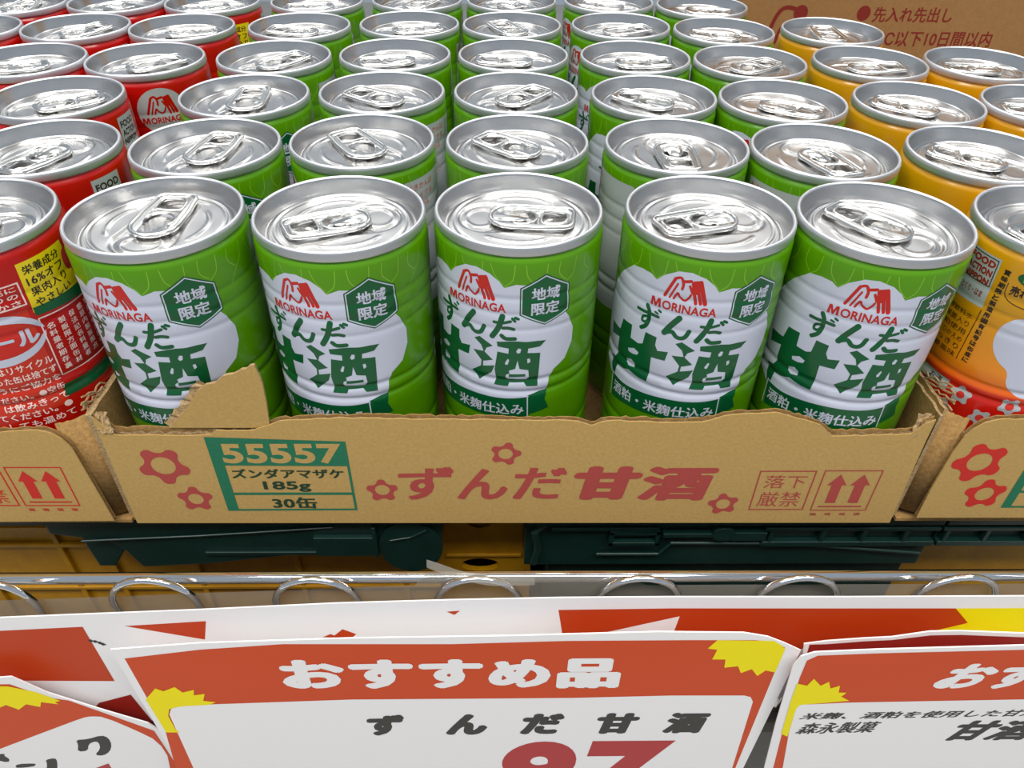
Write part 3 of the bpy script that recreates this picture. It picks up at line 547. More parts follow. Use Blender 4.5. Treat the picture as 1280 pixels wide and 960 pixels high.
REDS = [(-157.1,205.6,0,180,'red drink can in the front row with white recycling text, at the left edge'),
 (-158.0,257.8,-29,250,'red drink can in the second row, directly behind the front red can'),
 (-175.8,308.6,-20,30,'red drink can in the third row, shifted left out of line'),
 (-158.5,359.5,61,40,'red drink can in the fourth row showing a grey company roundel'),
 (-210.8,356.6,40,200,'red drink can in the fourth row, cut by the left edge of the view'),
 (-159.3,413.2,25,5,'red drink can in the fifth row, nearest the green cans'),
 (-211.6,411.5,-30,60,'red drink can in the fifth row, second from the green cans'),
 (-264.0,406.0,12,130,'red drink can in the fifth row, at the left edge of the view'),
 (-159.5,466.0,-14,210,'red drink can in the rearmost row, nearest the green cans'),
 (-211.8,464.4,33,330,'red drink can in the rearmost row, second from the green cans'),
 (-264.4,459.0,52,90,'red drink can in the rearmost row, at the left corner of the view')]
for x, y, tw, ta, lab in REDS: make_can('red', x, y, tw, ta, lab, 'red cans in the left carton')
YELS = [(171.3,205.7,0,200,'yellow and orange drink can with white flowers, front row at the right edge'),
 (172.1,258.4,-35,145,'yellow drink can in the second row, right behind the flowered front can'),
 (172.0,311.2,60,150,'yellow drink can in the third row beside the green cans'),
 (224.6,308.1,20,170,'yellow drink can in the third row, cut by the right edge of the view'),
 (172.6,365.2,-60,5,'yellow drink can in the fourth row beside the green cans'),
 (225.8,365.1,45,180,'yellow drink can in the fourth row, at the right edge of the view'),
 (173.5,418.9,80,90,'yellow drink can in the fifth row, hindmost in front of the brown box')]
for x, y, tw, ta, lab in YELS: make_can('yellow', x, y, tw, ta, lab, 'yellow cans in the right carton')

# ---------------------------------------------------------------- cartons
def jag(pts, step=2.2, amp=.5):
    out = []
    for i in range(len(pts)-1):
        (x0, z0), (x1, z1) = pts[i], pts[i+1]; n = max(1, int(math.hypot(x1-x0, z1-z0)/step))
        for k in range(n): t = k/n; out.append((x0+(x1-x0)*t, z0+(z1-z0)*t + (random.uniform(-amp, amp) if k else 0)))
    return out+[pts[-1]]
def flat_print(mb, flat, mt, y):
    v, f = flat; F = []; PRINTS[0] += 1; y -= (PRINTS[0] % 9)*.004
    for q in f:
        n = sum(v[q[i]][0]*v[q[(i+1) % len(q)]][1]-v[q[(i+1) % len(q)]][0]*v[q[i]][1] for i in range(len(q)))
        F.append(tuple(q) if n > 0 else tuple(reversed(q)))
    mb.add([(p[0], y-(p[2] if len(p) > 2 else 0), p[1]) for p in v], F, mt)
def wave_sheet(mb, x0, x1, y, zb, ztop, amp, mt, period=6.5):
    V, F = [], []; n = int((x1-x0)/.8)
    for i in range(n+1):
        x = x0+(x1-x0)*i/n; yy = y+amp*math.sin(2*PI*x/period); V += [(x, yy, zb), (x, yy, ztop(x)-.4+.5*math.sin(x*1.7)*math.sin(x*.43))]
    for i in range(n): F.append((2*i, 2*i+2, 2*i+3, 2*i+1))
    mb.add(V, F, mt)
def poly_top(pts):
    def f(x):
        for (a, za), (b, zb) in zip(pts, pts[1:]):
            if a <= x <= b: return za+(zb-za)*(x-a)/(b-a+1e-9)
        return pts[0][1] if x < pts[0][0] else pts[-1][1]
    return f
def lip_panel(parent, origin, y, bottom, top, right_edge=None, left_edge=None, prints=None, drop=0.0, th=1.8):
    """corrugated front panel: outer ply with print, fluting, inner ply"""
    mb = MB(); o = list(bottom)
    outer = o + (right_edge or []) + jag(top[::-1], 2.5, .25) + (left_edge or [])
    mb.prism(outer, y, y+.45, M_CARD)
    inn = [(a, b) for a, b in bottom] + jag([(x, z+drop(x)) for x, z in top[::-1]], 1.6, .55)
    mb.prism(inn, y+th-.4, y+th, M_CARDIN)
    pt = poly_top(top)
    wave_sheet(mb, top[0][0]+.5, top[-1][0]-.5, y+th/2, bottom[0][1]+.5, lambda x: pt(x)+drop(x)*.5, th/2-.45, M_TORN)
    if prints: prints(mb, y-.06)
    return mb.build('front_panel', parent, origin=origin)
def carton(name, label, x0, x1, y0, y1, walls, group=None):
    o = ((x0+x1)/2, (y0+y1)/2, -107)
    r = thing(name, label, 'carton', W(*o), group)
    mb = MB(); mb.box(x0, x1, y0, y1, -106.4, -104.9, M_CARDIN); mb.build('bottom_panel', r, origin=o)
    for nm, (a, b, c, d, zt) in walls:
        mb = MB()
        if nm == 'side_panel':      # ragged upper edge runs along y
            pts = [(c, -106.2), (d, -106.2)] + jag([(d, zt[1]), (c, zt[0])], 3, .5)
            fl = fill2d([pts]); n = len(fl[0]); k = len(pts)
            mb.add([(a, p, q) for p, q in fl[0]]+[(b, p, q) for p, q in fl[0]], list(fl[1])+[tuple(i+n for i in f) for f in fl[1]], M_CARDIN)
            mb.add([(a, p, q) for p, q in pts]+[(b, p, q) for p, q in pts], [(i, (i+1) % k, (i+1) % k+k, i+k) for i in range(k)], M_TORN)
        else:
            pts = [(a, -106.2), (b, -106.2)] + jag([(b, zt[0]), (a, zt[0])], 3, .5); mb.prism(pts, c, d, M_CARDIN)
        mb.build(nm, r, origin=o)
    return r, o
# middle carton
G_TOP = [(-127.0, -55.8), (-124.6, -59.6), (-123.2, -61.4), (-122, -63.6), (-119.7, -63.9), (-110, -63.6), (-104, -63.9), (-94, -63.6), (-91.4, -63.4), (-89.6, -61.5), (-84, -61.8), (-78, -61.6), (-68.7, -57.6), (-50.9, -56.3), (-16.3, -56.9), (23, -57.4), (26, -57.8), (30.2, -59.6), (33, -58), (36.1, -57.4), (55.8, -58.2), (65.5, -58.0), (72, -55.4), (78, -54.5), (88.4, -53.9), (98, -57.0), (103.8, -59.2), (108.9, -64.2), (124.1, -63.8), (134.8, -63.2), (138.0, -58.4), (140.6, -57.0)]
def green_carton_prints(mb, y):
    P = lambda fl, mt, k=0: flat_print(mb, fl, mt, y-k*.04)
    P(fill2d([flower(-110.6, -77.6, 8.7, .95), ellipse(-110.6, -77.4, 4.0)]), M_BOXRED); P(fill2d([flower(-103.9, -93.6, 6.2, .3), ellipse(-103.9, -93.6, 2.6)]), M_BOXRED)
    P(fill2d([flower(-39.4, -89.6, 5.6, 1.6), ellipse(-39.4, -89.2, 2.5)]), M_BOXRED); P(fill2d([flower(2.7, -72.0, 5.3, -1.2), ellipse(2.7, -72, 2.4)]), M_BOXRED)
    P(fill2d([flower(79.4, -96.6, 5.5, .5), ellipse(79.4, -96.6, 2.5)]), M_BOXRED)
    # stock label
    q = [(-94.0, -99.7), (-49.0, -99.5), (-49.2, -66.4), (-94.2, -64.4)]
    P(frame(q, .9), M_BOXGRN); P(fill2d([[(-94.1, -99.6), (-90.3, -99.6), (-90.3, -65), (-94.2, -64.4)]]), M_BOXGRN, .2); P(fill2d([[(-94, -77.2), (-49.2, -77.6), (-49.2, -66.6), (-94.2, -64.5)]]), M_BOXGRN, .4)
    P(fill2d([rect(-90.2, -91.6, -49.6, -90.4)]), M_BOXGRN, .8)
    P(text_in('55557', -90.2, -76.4, -51.0, -67.4, .035), M_CARD, 1.5)
    P(text_in('ズンダアマザケ', -89, -83.4, -51.6, -78.9, .03), M_BOXDK, 1.5); P(text_in('185g', -79.5, -90.0, -63.5, -84.8, .03), M_BOXDK, 1.5); P(text_in('30缶', -78, -98.4, -62.6, -92.7, .03), M_BOXDK, 1.5)
    # brush lettering
    P(text_in('ず', -33.5, -94.2, -14.6, -78.0, .03, .1), M_BOXRED); P(text_in('ん', -13.8, -94.0, 3.6, -79.0, .035, .1), M_BOXRED); P(text_in('だ', 5.2, -94.0, 23.6, -78.4, .03, .1), M_BOXRED)
    P(text_in('甘', 26, -94.3, 49.4, -77.8, .075, .12), M_BOXRED); P(text_in('酒', 48.6, -94.8, 75, -78.0, .055, .12), M_BOXRED)
    # handling marks
    P(frame(rect(88.9, -99.8, 108.5, -80.0), .55), M_BOXRED); P(text_in('落下', 91.6, -88.6, 106, -82.2, .01), M_BOXRED); P(text_in('厳禁', 91.2, -98, 106, -90.4, .01), M_BOXRED)
    arrows(P, 111.0, -100.2, 131.2, -79.8, M_BOXRED)
def arrows(P, x0, z0, x1, z1, mt):
    P(frame(rect(x0, z0, x1, z1), .5), mt); w_ = x1-x0; h = z1-z0
    for k in (.30, .70):
        c = x0+w_*k; P(fill2d([[(c-w_*.09, z0+h*.20), (c+w_*.09, z0+h*.20), (c+w_*.09, z0+h*.64), (c+w_*.17, z0+h*.64), (c, z0+h*.90), (c-w_*.17, z0+h*.64), (c-w_*.09, z0+h*.64)]]), mt, .3)
    P(fill2d([rect(x0+w_*.12, z0+h*.09, x1-w_*.12, z0+h*.125)]), mt, .3)
    for k in range(4): P(text_in('現', x0+w_*(.02+.26*k), z0-2.6, x0+w_*(.14+.26*k), z0-1.2, .02), mt, .3)
g_carton, og = carton('cardboard_carton', 'brown cardboard carton lip with red lettering and green stock label, holding the green cans', -129.48, 142.9, 181.0, 504.5,
    [('side_panel', (-129.48, -128.32, 181.4, 504, (-57, -62))), ('side_panel', (142.85, 143.9, 181.4, 504, (-57, -62))), ('back_panel', (-129.4, 142.9, 504.5, 506, (-45, 0)))])
lip_panel(g_carton, og, 179.3, [(-127.6, -106.2), (142.0, -106.9)], G_TOP, right_edge=[(140.6, -66)], prints=green_carton_prints, drop=lambda x: 2.6 if -123.5 < x < -90 else (1.6 if 108 < x < 136 else .5), th=1.7)
# torn flap standing up behind the lip
mb = MB(); FL = [(-104.5, -61.0), (-100.5, -56.6), (-94.4, -49.6), (-91.5, -45.2), (-88.6, -43.0), (-85.4, -42.2), (-82.4, -39.5), (-77.6, -37.8), (-72.2, -35.2), (-71.3, -41.8), (-71.6, -50), (-72.6, -61.0)]
def flap_y(z): return 181.2 - 3.2*max(0, (-z-35)/26)**0.5 + 1.0
pts = jag(FL[:9], 1.4, .45)+FL[9:]
v, f = fill2d([pts]); n = len(v); k = len(pts)
mb.add([(x, 179.9-(z+61)*.028, z) for x, z in v]+[(x, 180.9-(z+61)*.028, z) for x, z in v], [q for q in f]+[tuple(i+n for i in q) for q in f], M_CARD)
mb.add([(x, 179.9-(z+61)*.028, z) for x, z in pts]+[(x, 180.9-(z+61)*.028, z) for x, z in pts], [(i, (i+1) % k, (i+1) % k+k, i+k) for i in range(k)], M_TORN)
wv = [(x-1.6, z+1.3) for x, z in FL[:5]]        # fibres of the inner ply showing past the tear
v2, f2 = fill2d([jag(wv, 1.1, .7)+[(x+1.5, z-1.5) for x, z in FL[:5]][::-1]])
mb.add([(x, 181.0-(z+61)*.028+.5*math.sin(x*2.1), z) for x, z in v2], f2, M_TORN)
mb.build('torn_flap', g_carton, origin=og)
def crumple(parent, og_, cx, cy, cz, sx, sz, seed):
    rnd = random.Random(seed); mb = MB(); V, F = [], []; nx, nz = 9, 7
    for i in range(nx):
        for j in range(nz):
            u, v_ = i/(nx-1)-.5, j/(nz-1)-.5; V.append((cx+u*sx*(1-.4*(v_+.5))+rnd.uniform(-.35, .35), cy+v_*1.6+rnd.uniform(-.45, .45), cz+v_*sz+rnd.uniform(-.4, .4)))
    for i in range(nx-1):
        for j in range(nz-1): F.append((i*nz+j, (i+1)*nz+j, (i+1)*nz+j+1, i*nz+j+1))
    mb.add(V, F, M_TORN); o = mb.build('torn_edge', parent, origin=og_)
    md = o.modifiers.new('thick', 'SOLIDIFY'); md.thickness = .0003
    return o
crumple(g_carton, og, -124.6, 179.9, -58.9, 5.5, 7, 3); crumple(g_carton, og, 137.6, 180.2, -60.2, 6, 8, 5)
def ragged_corner(parent, og_, x, y, z, dx, dy, dz, seed):
    """torn corrugated triangle of a side wall beside the front corner"""
    rnd = random.Random(seed); mb = MB()
    for k in range(7):
        t = k/6; pts = []
        for j in range(7):
            u = j/6; pts.append((x+dx*t*(1-u)+rnd.uniform(-.5, .5), y+dy*u*(1-t*.5)+rnd.uniform(-.4, .4), z+dz*(1-t)*(1-u*.6)*0.9+rnd.uniform(-.7, .7)))
        mb.tube(pts, .32, M_TORN, 5)
    mb.build('torn_edge', parent, origin=og_)
# left carton
def left_prints(mb, y):
    P = lambda fl, mt, k=0: flat_print(mb, fl, mt, y-k*.04)
    arrows(P, -162.0, -95.4, -143.2, -76.4, M_BOXRED2); P(frame(rect(-182, -95.4, -163.6, -76.4), .55), M_BOXRED2)
    P(text_in('落下', -180, -84.6, -166, -78.6, .01), M_BOXRED2); P(text_in('厳禁', -180, -94, -166, -86.8, .01), M_BOXRED2)
l_carton, ol = carton('cardboard_carton', 'brown cardboard carton at the left edge with red arrows, holding red cans', -292, -129.5, 179.8, 504.5,
    [('side_panel', (-131.1, -129.55, 182.4, 504, (-58, -64))), ('side_panel', (-292, -290.4, 181.4, 504, (-57, -62))), ('back_panel', (-292, -129.6, 504.5, 506, (-45, 0)))])
lip_panel(l_carton, ol, 177.8, [(-292, -104.6), (-134.2, -103.3)], [(-292, -60), (-157.9, -61.4), (-150, -60.4), (-144.7, -60.2), (-141.0, -61.4), (-138.4, -64.0), (-136.6, -68.2)], right_edge=[(-135.2, -88)], prints=left_prints, drop=lambda x: .4)
def corner(parent, og_, xa, xb, ya, yb, z0, za, zb):
    mb = MB(); V, F = [], []
    for i in range(9):
        t = i/8; x = xa+(xb-xa)*t; y = ya+(yb-ya)*(t**2.2); z1 = za+(zb-za)*t
        V += [(x, y, z0), (x, y, z1+random.uniform(-.3, .3))]
    for i in range(8): F.append((2*i, 2*i+2, 2*i+3, 2*i+1))
    mb.add(V, F, M_CARDIN); o = mb.build('corner_panel', parent, origin=og_, smooth=True); md = o.modifiers.new('thick', 'SOLIDIFY'); md.thickness = .0006
corner(l_carton, ol, -140.0, -129.9, 179.9, 183.4, -103.4, -59.6, -58.0)
ragged_corner(l_carton, ol, -130.2, 183.5, -60, -2.5, 14, 9, 11)
# right carton
def right_prints(mb, y):
    P = lambda fl, mt, k=0: flat_print(mb, fl, mt, y-k*.04)
    P(fill2d([flower(160.9, -74.6, 9.2, .7), ellipse(160.9, -74.4, 4.1)]), M_BOXRED2); P(fill2d([flower(168.9, -89.9, 7.4, .4), ellipse(168.9, -89.9, 3.2)]), M_BOXRED2)
    q = [(177.6, -97.0), (222, -97.0), (222, -62.2), (177.6, -62.2)]
    P(frame(q, .9), M_BOXGRN); P(fill2d([rect(177.6, -97, 181, -62.2)]), M_BOXGRN, .2); P(fill2d([rect(177.6, -74, 222, -62.2)]), M_BOXGRN, .4); P(fill2d([rect(177.6, -89.4, 222, -88.2)]), M_BOXGRN, .2)
r_carton, orr = carton('cardboard_carton', 'brown cardboard carton at the right edge with two red flowers, holding the yellow cans', 143.95, 306, 179.8, 504.5,
    [('side_panel', (144.0, 145.1, 182.4, 504, (-55, -60))), ('side_panel', (304.4, 306, 181.4, 504, (-57, -62))), ('back_panel', (144.2, 306, 504.5, 506, (-60, -52)))])
lip_panel(r_carton, orr, 177.7, [(149.6, -102.4), (306, -102.6)], [(151.4, -62.8), (153.2, -59.4), (155.6, -56.8), (159.4, -55.4), (167.4, -55.2), (200, -55.4), (306, -56)], left_edge=[(150.2, -70), (149.4, -88)], prints=right_prints, drop=lambda x: .4)
corner(r_carton, orr, 151.8, 144.2, 179.7, 183.2, -102.0, -57.0, -56.0)
ragged_corner(r_carton, orr, 144.8, 183.5, -58, 3.5, 16, 12, 21)

# tall brown box standing behind the yellow cans
ob = (250, 600, -107); bx = thing('cardboard_box', 'tall closed brown box with dark red handling text behind the yellow cans', 'box', W(*ob))
mb = MB(); mb.keep = True; mb.box(150, 410, 507, 690, -106.9, 120, mat('dark_cardboard', (160, 120, 70), rough=.9, noise=(500, (148, 108, 62)))); P = lambda fl, mt: flat_print(mb, fl, mt, 506.93)
M_BRN = mat('maroon_box_ink', (128, 32, 20), rough=.85)
P(fill2d([ellipse(226.8, -12.4, 4.2, 4.4)]), M_BRN); P(text_in('先入れ先出し', 233, -17.4, 283, -8.6, .02), M_BRN); P(text_in('●℃以下10日間以内', 233, -31.6, 313, -22.2, .02), M_BRN)
P(fill2d([ellipse(187.5, -12.6, 4.4, 4.6)]), M_BRN); P(stroke2d([(169, -28), (173, -14), (178, -9.5), (186, -11)], 2.4), M_BRN); P(stroke2d([(175, -30), (178, -20), (181, -28)], 2.0), M_BRN)
mb.box(150, 410, 506.90, 506.99, -3.2, -2.6, M_CARDIN)
mb.build('box_body', bx, origin=ob)
mb = MB(); mb.box(279, 281, 506.6, 692, 119.6, 120.2, M_CARDIN); mb.build('closing_tape', bx, origin=ob)

# ---------------------------------------------------------------- crates under the cartons
def crate(name, label, o, parts, group=None):
    r = thing(name, label, 'crate', W(*o), group)
    for nm, fn, bv in parts:
        mb = MB(); fn(mb); mb.build(nm, r, origin=o, bevel=bv)
    return r
oy = (-113, 340, -194)
def yw(mb):
    fr = [(-240, -194), (14, -194), (14, -108.0), (-240, -108.0)]; notch = ellipse(-7.2, -157.5, 8.0, 4.2, 20)
    fl = fill2d([fr, notch, ellipse(-7.2, -129.0, 5.5, 4.8, 16)]); n = len(fl[0])
    mb.add([(x, 200, z) for x, z in fl[0]]+[(x, 202.5, z) for x, z in fl[0]], list(fl[1])+[tuple(i+n for i in q) for q in fl[1]], M_YCRATE)
    for lp in (fr, notch):
        k = len(lp); mb.add([(x, 200, z) for x, z in lp]+[(x, 202.5, z) for x, z in lp], [(i, (i+1) % k, (i+1) % k+k, i+k) for i in range(k)], M_YCRATE)
    mb.box(-240, -237.5, 202.5, 480, -194, -108, M_YCRATE); mb.box(11.5, 14, 202.5, 480, -194, -108, M_YCRATE); mb.box(-240, 14, 480, 482.5, -194, -108, M_YCRATE)
def yrib(mb):
    for z in (-131.5, -142, -170): mb.box(-240, -24, 197.8, 200, z-.9, z+.9, M_YCRATE)
    for x in (-214, -178, -160, -126, -84, -40): mb.box(x, x+2.2, 198.2, 200, -190, -133, M_YCRATE)
    mb.box(-21, 10, 198.6, 200, -150.8, -149.4, M_YCRATE)
crate('yellow_crate', 'yellow plastic crate in shadow under the left and middle cartons', oy, [('crate_wall', yw, 0), ('crate_floor', lambda mb: mb.box(-237.5, 11.5, 202.5, 480, -194, -190, M_YCRATE), 0), ('rib', yrib, .3)])
oy2 = (240, 340, -194)
def yw2(mb):
    mb.box(168, 320, 200, 202.5, -194, -108, M_YCRATE); mb.box(168, 170.5, 202.5, 480, -194, -108, M_YCRATE); mb.box(317.5, 320, 202.5, 480, -194, -108, M_YCRATE); mb.box(168, 320, 480, 482.5, -194, -108, M_YCRATE)
crate('yellow_crate', 'yellow plastic crate peeping out at the lower right under the green one', oy2, [('crate_wall', yw2, 0), ('crate_floor', lambda mb: mb.box(170.5, 317.5, 202.5, 480, -194, -190, M_YCRATE), 0), ('rib', lambda mb: mb.box(170, 318, 198, 200, -141, -139, M_YCRATE), .3)])
# left folded crate: bar, round latch, curved foot
oc = (-86, 190, -138)
def lbar(mb):
    mb.prism([(-165, -108.2), (-20.3, -108.2), (-20.3, -111.4), (-21.1, -127.5), (-23.7, -134.5), (-28, -138.2), (-36, -138.2), (-42, -134.5), (-46.4, -127.4), (-54.9, -127.4), (-110.9, -135.8), (-136.4, -137.6), (-138.6, -132), (-140.2, -127.5), (-144, -122.6), (-153, -120.5), (-165, -118.0)], 184, 197.5, M_CRATE)
def llip(mb):
    mb.box(-190, -20, 182.4, 184, -111.2, -108.2, M_CRATE); mb.box(-110, -47, 182.8, 184, -129, -127.3, M_CRATE)
    mb.tube([(-154, 183.2, -120.8), (-110, 183.2, -118.0), (-60, 183.2, -113.5)], .55, M_CRATE, 6); mb.box(-68, -44.5, 181.8, 184, -128.4, -118, M_CRATE); mb.box(-46, -44.6, 181.4, 184, -129, -112, M_CRATE)
def lfoot(mb): mb.prism([(-156, -119.0), (-139, -119.0), (-139.4, -127), (-143.1, -131.7), (-148, -139.5), (-154.6, -139.5), (-155.6, -128)], 186, 196, M_CRATE)
def llatch(mb):
    mb.prism(ellipse(-32.5, -124.6, 12, 14.2, 26), 182.6, 184, M_CRATE); mb.tube([(-40, 182.3, -120), (-32, 182.2, -118), (-26, 182.3, -114)], .5, M_CRATE, 6)
crate('folding_crate', 'dark green folding crate side with curved foot and round latch, left under the middle carton', oc, [('rail', lbar, .8), ('lip', llip, .3), ('foot', lfoot, .8), ('latch', llatch, .4)])
oc2 = (150, 330, -194)
def rbody(mb):
    mb.box(10.4, 166, 186, 482, -139.5, -108.2, M_CRATE)
def rlow(mb): mb.box(20, 164, 190, 480, -194, -139.5, M_CRATE)
def rrail(mb):
    mb.box(10.4, 166, 183.0, 186, -112.8, -108.4, M_CRATE); mb.box(100, 166, 183.2, 186, -116.4, -114.6, M_CRATE); mb.box(100, 166, 183.2, 186, -125.2, -122.6, M_CRATE)
    for x in (102, 121.6, 137, 153): mb.box(x, x+1.8, 183.4, 186, -123, -115, M_CRATE)
def r3rail(mb):
    mb.box(167, 330, 183.0, 186, -112.8, -108.4, M_CRATE); mb.box(167, 330, 183.2, 186, -116.4, -114.6, M_CRATE); mb.box(167, 330, 183.2, 186, -125.2, -122.6, M_CRATE)
    for x in (168.6, 184, 200, 216, 232, 248, 264): mb.box(x, x+1.8, 183.4, 186, -123, -115, M_CRATE)
def rlatch(mb):
    mb.tube([(x*1.0, 184.6, z) for x, z in [(14, -136), (15.5, -128), (14, -118), (18, -112.5)]], 1.6, M_CRATE, 8)
    mb.box(20, 60, 183.4, 186, -116.2, -114.4, M_CRATE); mb.box(42, 61, 183.2, 186, -118.4, -116.6, M_CRATE); mb.box(42, 61, 183.2, 186, -124.4, -122.8, M_CRATE); mb.box(42, 43.6, 183.2, 186, -124.4, -116.6, M_CRATE); mb.box(59.4, 61, 183.2, 186, -124.4, -116.6, M_CRATE)
    mb.box(62, 84, 183.0, 186, -119.6, -117.6, M_CRATE); mb.prism(ellipse(84.6, -117.6, 4.4, 3.6, 18), 182.6, 186, M_CRATE); mb.box(88, 101, 183.0, 186, -121.6, -117, M_CRATE)
    mb.tube([(38, 184.6, -131), (62, 184.6, -131), (66, 184.6, -124.5), (110, 184.6, -124.8), (164, 184.6, -131)], .8, M_CRATE, 6)
    fl = text_in('15', 26, -127.5, 36, -119.5, .02); flat_print(mb, fl, M_CRATE, 185.7)
    mb.tube([(21, 185.6, -119), (25, 185.6, -117.5), (30, 185.6, -118.2)], .35, M_CRATE, 6)
crate('folding_crate', 'dark green folded crate with hinge detail, under right half of the middle carton', oc2, [('crate_body', rbody, .6), ('crate_base', rlow, .6), ('rail', rrail, .3), ('latch', rlatch, .25)])
crate('folding_crate', 'dark green crate rim with open slots above yellow plastic, under the right carton', (248, 190, -126), [('rail', r3rail, .3), ('crate_side', lambda mb: mb.box(167, 330, 186, 197, -125.2, -108.4, M_CRATE), .4)])

# ---------------------------------------------------------------- wire rack, film pocket, price cards
ok = (0, 160, -196)
rk = thing('wire_rack', 'chrome wire rack with a horizontal rod and rounded wire loops below the cartons', 'rack', W(*ok))
mb = MB(); mb.tube([(-330, 155.5, -105.9), (330, 155.5, -105.9)], 2.0, M_CHROME, 20); mb.tube([(-330, 155.5, -190), (330, 155.5, -190)], 2.0, M_CHROME, 12); mb.build('rod', rk, origin=ok, smooth=True)
for i in range(11):
    c = -113.6-53.65*3+53.65*i+(0.3*i if False else 0); mb = MB(); pts = [(c-13.6, 151.9, -194)]
    pts += [(c-13.6, 151.9, -150), (c-13.8, 151.9, -119)]
    for k in range(17): a = PI-PI*k/16; pts.append((c+14.0*math.cos(a), 151.6-(1.0*math.sin(a)), -115.4+15.0*math.sin(a)))
    pts += [(c+13.8, 151.9, -119), (c+13.6, 151.9, -150), (c+13.6, 151.9, -194)]
    mb.tube(pts, 1.15, M_CHROME, 12); mb.build('wire_loop', rk, origin=ok, smooth=True)
ot = (0, 340, -900)
tb = thing('display_table', 'grey painted display table under the crates', 'table', W(*ot))
mb = MB(); mb.box(-340, 340, 150, 720, -204, -194, M_DECK); mb.build('table_top', tb, origin=ot, bevel=1)
mb = MB(); mb.box(-325, 325, 170, 700, -900, -204, M_DECK); mb.build('table_body', tb, origin=ot)

# film pocket hanging on the rod
def film():
    mb = MB(); V, F = [], []; nx = 90
    def top(x):
        if x < -24: return -114.5+ (x+161)*(7.6/137)*.98
        if x < -20: return -100.0
        if x < 20: return -100.6-(x+20)*.02
        if x < 48: return -101.5-(x-20)*.15
        return -107.6
    for i in range(nx+1):
        x = -205+410*i/nx; zt = top(x)
        for j in range(13):
            t = j/12; z = zt+(-193-zt)*t**1.5
            y = 153.25+.05*math.sin(x*.11)+.03*math.sin(x*.2+z*.2); 
            if -30 < x < 50: y += .06*math.sin(x*.35+z*.25)*(1-t)
            V.append((x, y, z))
    for i in range(nx):
        for j in range(12): F.append((i*13+j, (i+1)*13+j, (i+1)*13+j+1, i*13+j+1))
    mb.add(V, F, M_FILM)
    # loose torn scrap of film over a loop
    V, F = [], []
    for i in range(12):
        for j in range(4):
            u, t = i/11, j/3; V.append((-22+u*34, 149.2-3.0*math.sin(PI*u)-t*1.5, -88.5-u*7-t*(2.0+2*u)+.25*math.sin(i*1.3+j)))
    for i in range(11):
        for j in range(3): F.append((i*4+j, (i+1)*4+j, (i+1)*4+j+1, i*4+j+1))
    mb.add(V, F, M_FILM); mb.keep = True
    o = mb.build('plastic_film_pocket', loc=W(0, 148, -193), origin=(0, 148, -193), smooth=True)
    tag(o, 'clear crinkled plastic film sleeve clipped along the chrome rod behind the price cards', 'film sleeve')
film()
D = CARDS
def card(name, label, outline, y, prints, th=.45, bend=None, group=None):
    xs = [p[0] for p in outline]; zs = [p[1] for p in outline]; o = (sum(xs)/len(xs), y, min(zs))
    mb = MB(); mb.keep = True; mb.prism(outline, y, y+th, M_PAPER)
    for layer, mt, fl in prints: flat_print(mb, fl, mt, y-.05*layer)
    r = mb.build(name, None, W(*o), origin=o); return tag(r, label, 'price card', group)
fp = lambda lp: fill2d([lp])
card('shelf_strip', 'long white and orange paper strip in the sleeve behind the cards', D['strip'], 145.2,
     [(1, M_SOR2, fp(a)) for a in D['strip_orange']]+[(1.5, M_SYEL, fp(D['strip_yellow'][0])), (2, M_PAPER, fp(D['strip_white'][0])), (1, M_SDARK, fp(D['strip_dark'][0]))]
     +[(2, M_SBLACK, fp([(-136.2+dx, -126.0+dz), (-134.9+dx, -125.6+dz), (-134.2+dx, -126.8+dz), (-135.6+dx, -127.3+dz)])) for dx, dz in ((0, 0), (1.3, -.9), (2.1, -1.7), (-1.3, .4))])['category'] = 'sign strip'
t0, t1 = D['t_osusume']; a0, a1 = D['t_zunda']; p0, p1 = D['t_97']
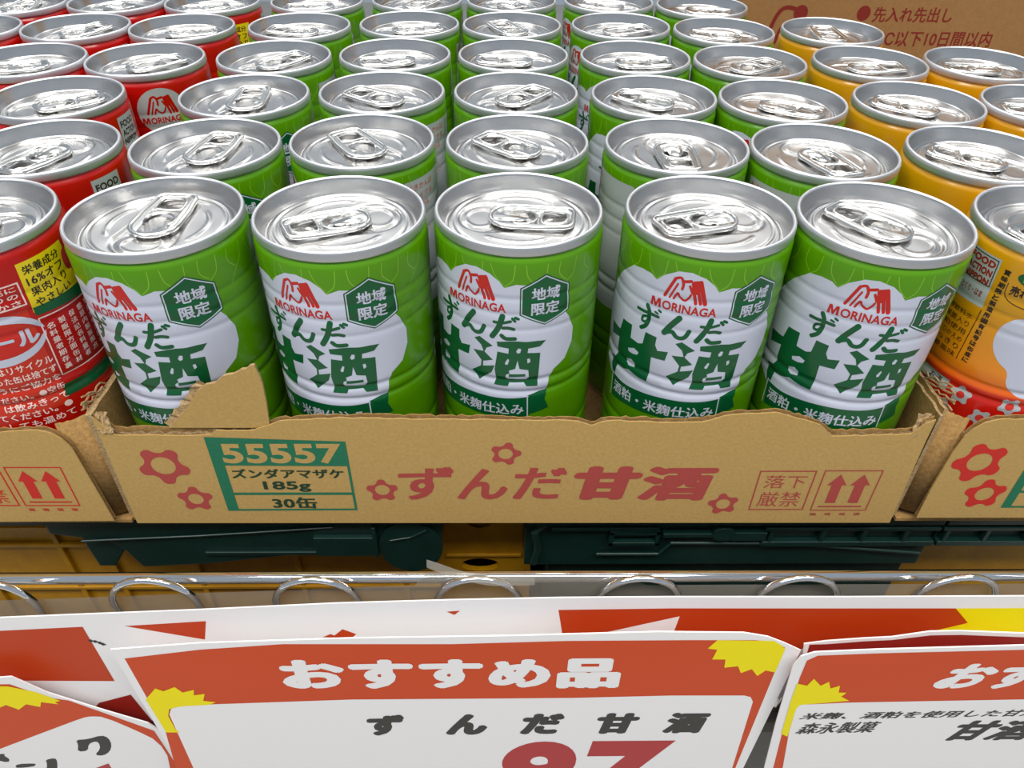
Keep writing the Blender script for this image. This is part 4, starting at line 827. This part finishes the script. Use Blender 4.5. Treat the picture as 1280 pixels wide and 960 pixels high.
card('price_card', 'large white and orange price card with black lettering and red 97, in the centre', D['card'], 136, [
    (1, M_SORANGE, fp(D['card_orange'])), (2, M_PAPER, fp(D['card_white'])), (3, M_SYEL, fp(D['burstL'])), (2, M_SYEL, fp(D['burstR'])),
    (3, M_PAPER, text_in('おすすめ品', t0[0], t0[1], t1[0], t1[1], .065))]
    + [(3, M_SBLACK, text_in(ch, a0[0]+(a1[0]-a0[0])*k0, a0[1], a0[0]+(a1[0]-a0[0])*k1, a1[1], .08, .15)) for ch, k0, k1 in (('ず', 0, .11), ('ん', .226, .35), ('だ', .445, .575), ('甘', .67, .795), ('酒', .87, 1.0))]
    + [(3, M_SRED, text_in('9', p0[0], p0[1], p0[0]+(p1[0]-p0[0])*.44, p1[1], .05, .12)), (3, M_SRED, text_in('7', p0[0]+(p1[0]-p0[0])*.47, p0[1], p1[0], p1[1], .05, .12))])
q0, q1 = D['r_osu']; e0, e1 = D['r_l1']; g0, g1 = D['r_l2']; h0, h1 = D['r_big']
card('price_card', 'white and orange price card with slanted black lettering, at the right edge', D['rcard'], 133, [
    (1, M_SORANGE, fp(D['rcard_orange'])), (2, M_PAPER, fp(D['rcard_white'])), (3, M_SYEL, fp(D['rburst'])),
    (3, M_PAPER, text_in('おす', q0[0], q0[1]+1, q1[0], q1[1]-2.2, .065, .35)), (3, M_SBLACK, text_in('米麹、酒粕を使用した甘酒', e0[0], e0[1]+.4, e1[0]+4, e1[1]-3.8, .035, .3, rise=1.5)),
    (3, M_SBLACK, text_in('森永製菓', g0[0], g0[1]+.8, g1[0], g1[1]-.4, .03, .3, rise=1)), (3, M_SBLACK, text_in('甘酒', h0[0], h0[1], h1[0], h1[1]-.5, .06, .35))])
card('price_card', 'dark red card with thin white margin showing above the right price card', D['bcard'], 139, [(1, M_SDARK, fp(D['bcard_red']))])
card('price_card', 'slanting white and orange card with black katakana, at the lower left corner', D['lcard'], 140, [
    (1, M_SORANGE, fp(D['lcard_orange'])), (2, M_PAPER, fp(smooth_loop(D['lcard_white'], 1))), (3, M_SYEL, fp(D['lburst'])), (3, M_SRED, fp(D['l_red'][0]))]
    + [(3, M_SBLACK, fp(smooth_loop(a, 1))) for a in D['l_ku']])

# ---------------------------------------------------------------- store floor
mb = MB(); mb.box(-3000, 3000, -2500, 4500, -930, -900, M_FLOOR); o = mb.build('floor', loc=(0, 0, 0), origin=(0, 0, -900)); o.location = W(0, 0, -900); tag(o, kind='structure')
mb = MB(); mb.box(-3000, 3000, -2500, 4500, 2060, 2100, mat('ceiling_panel_white', (226, 226, 224), rough=.9)); o = mb.build('ceiling', loc=W(0, 0, 2060), origin=(0, 0, 2060)); tag(o, kind='structure')
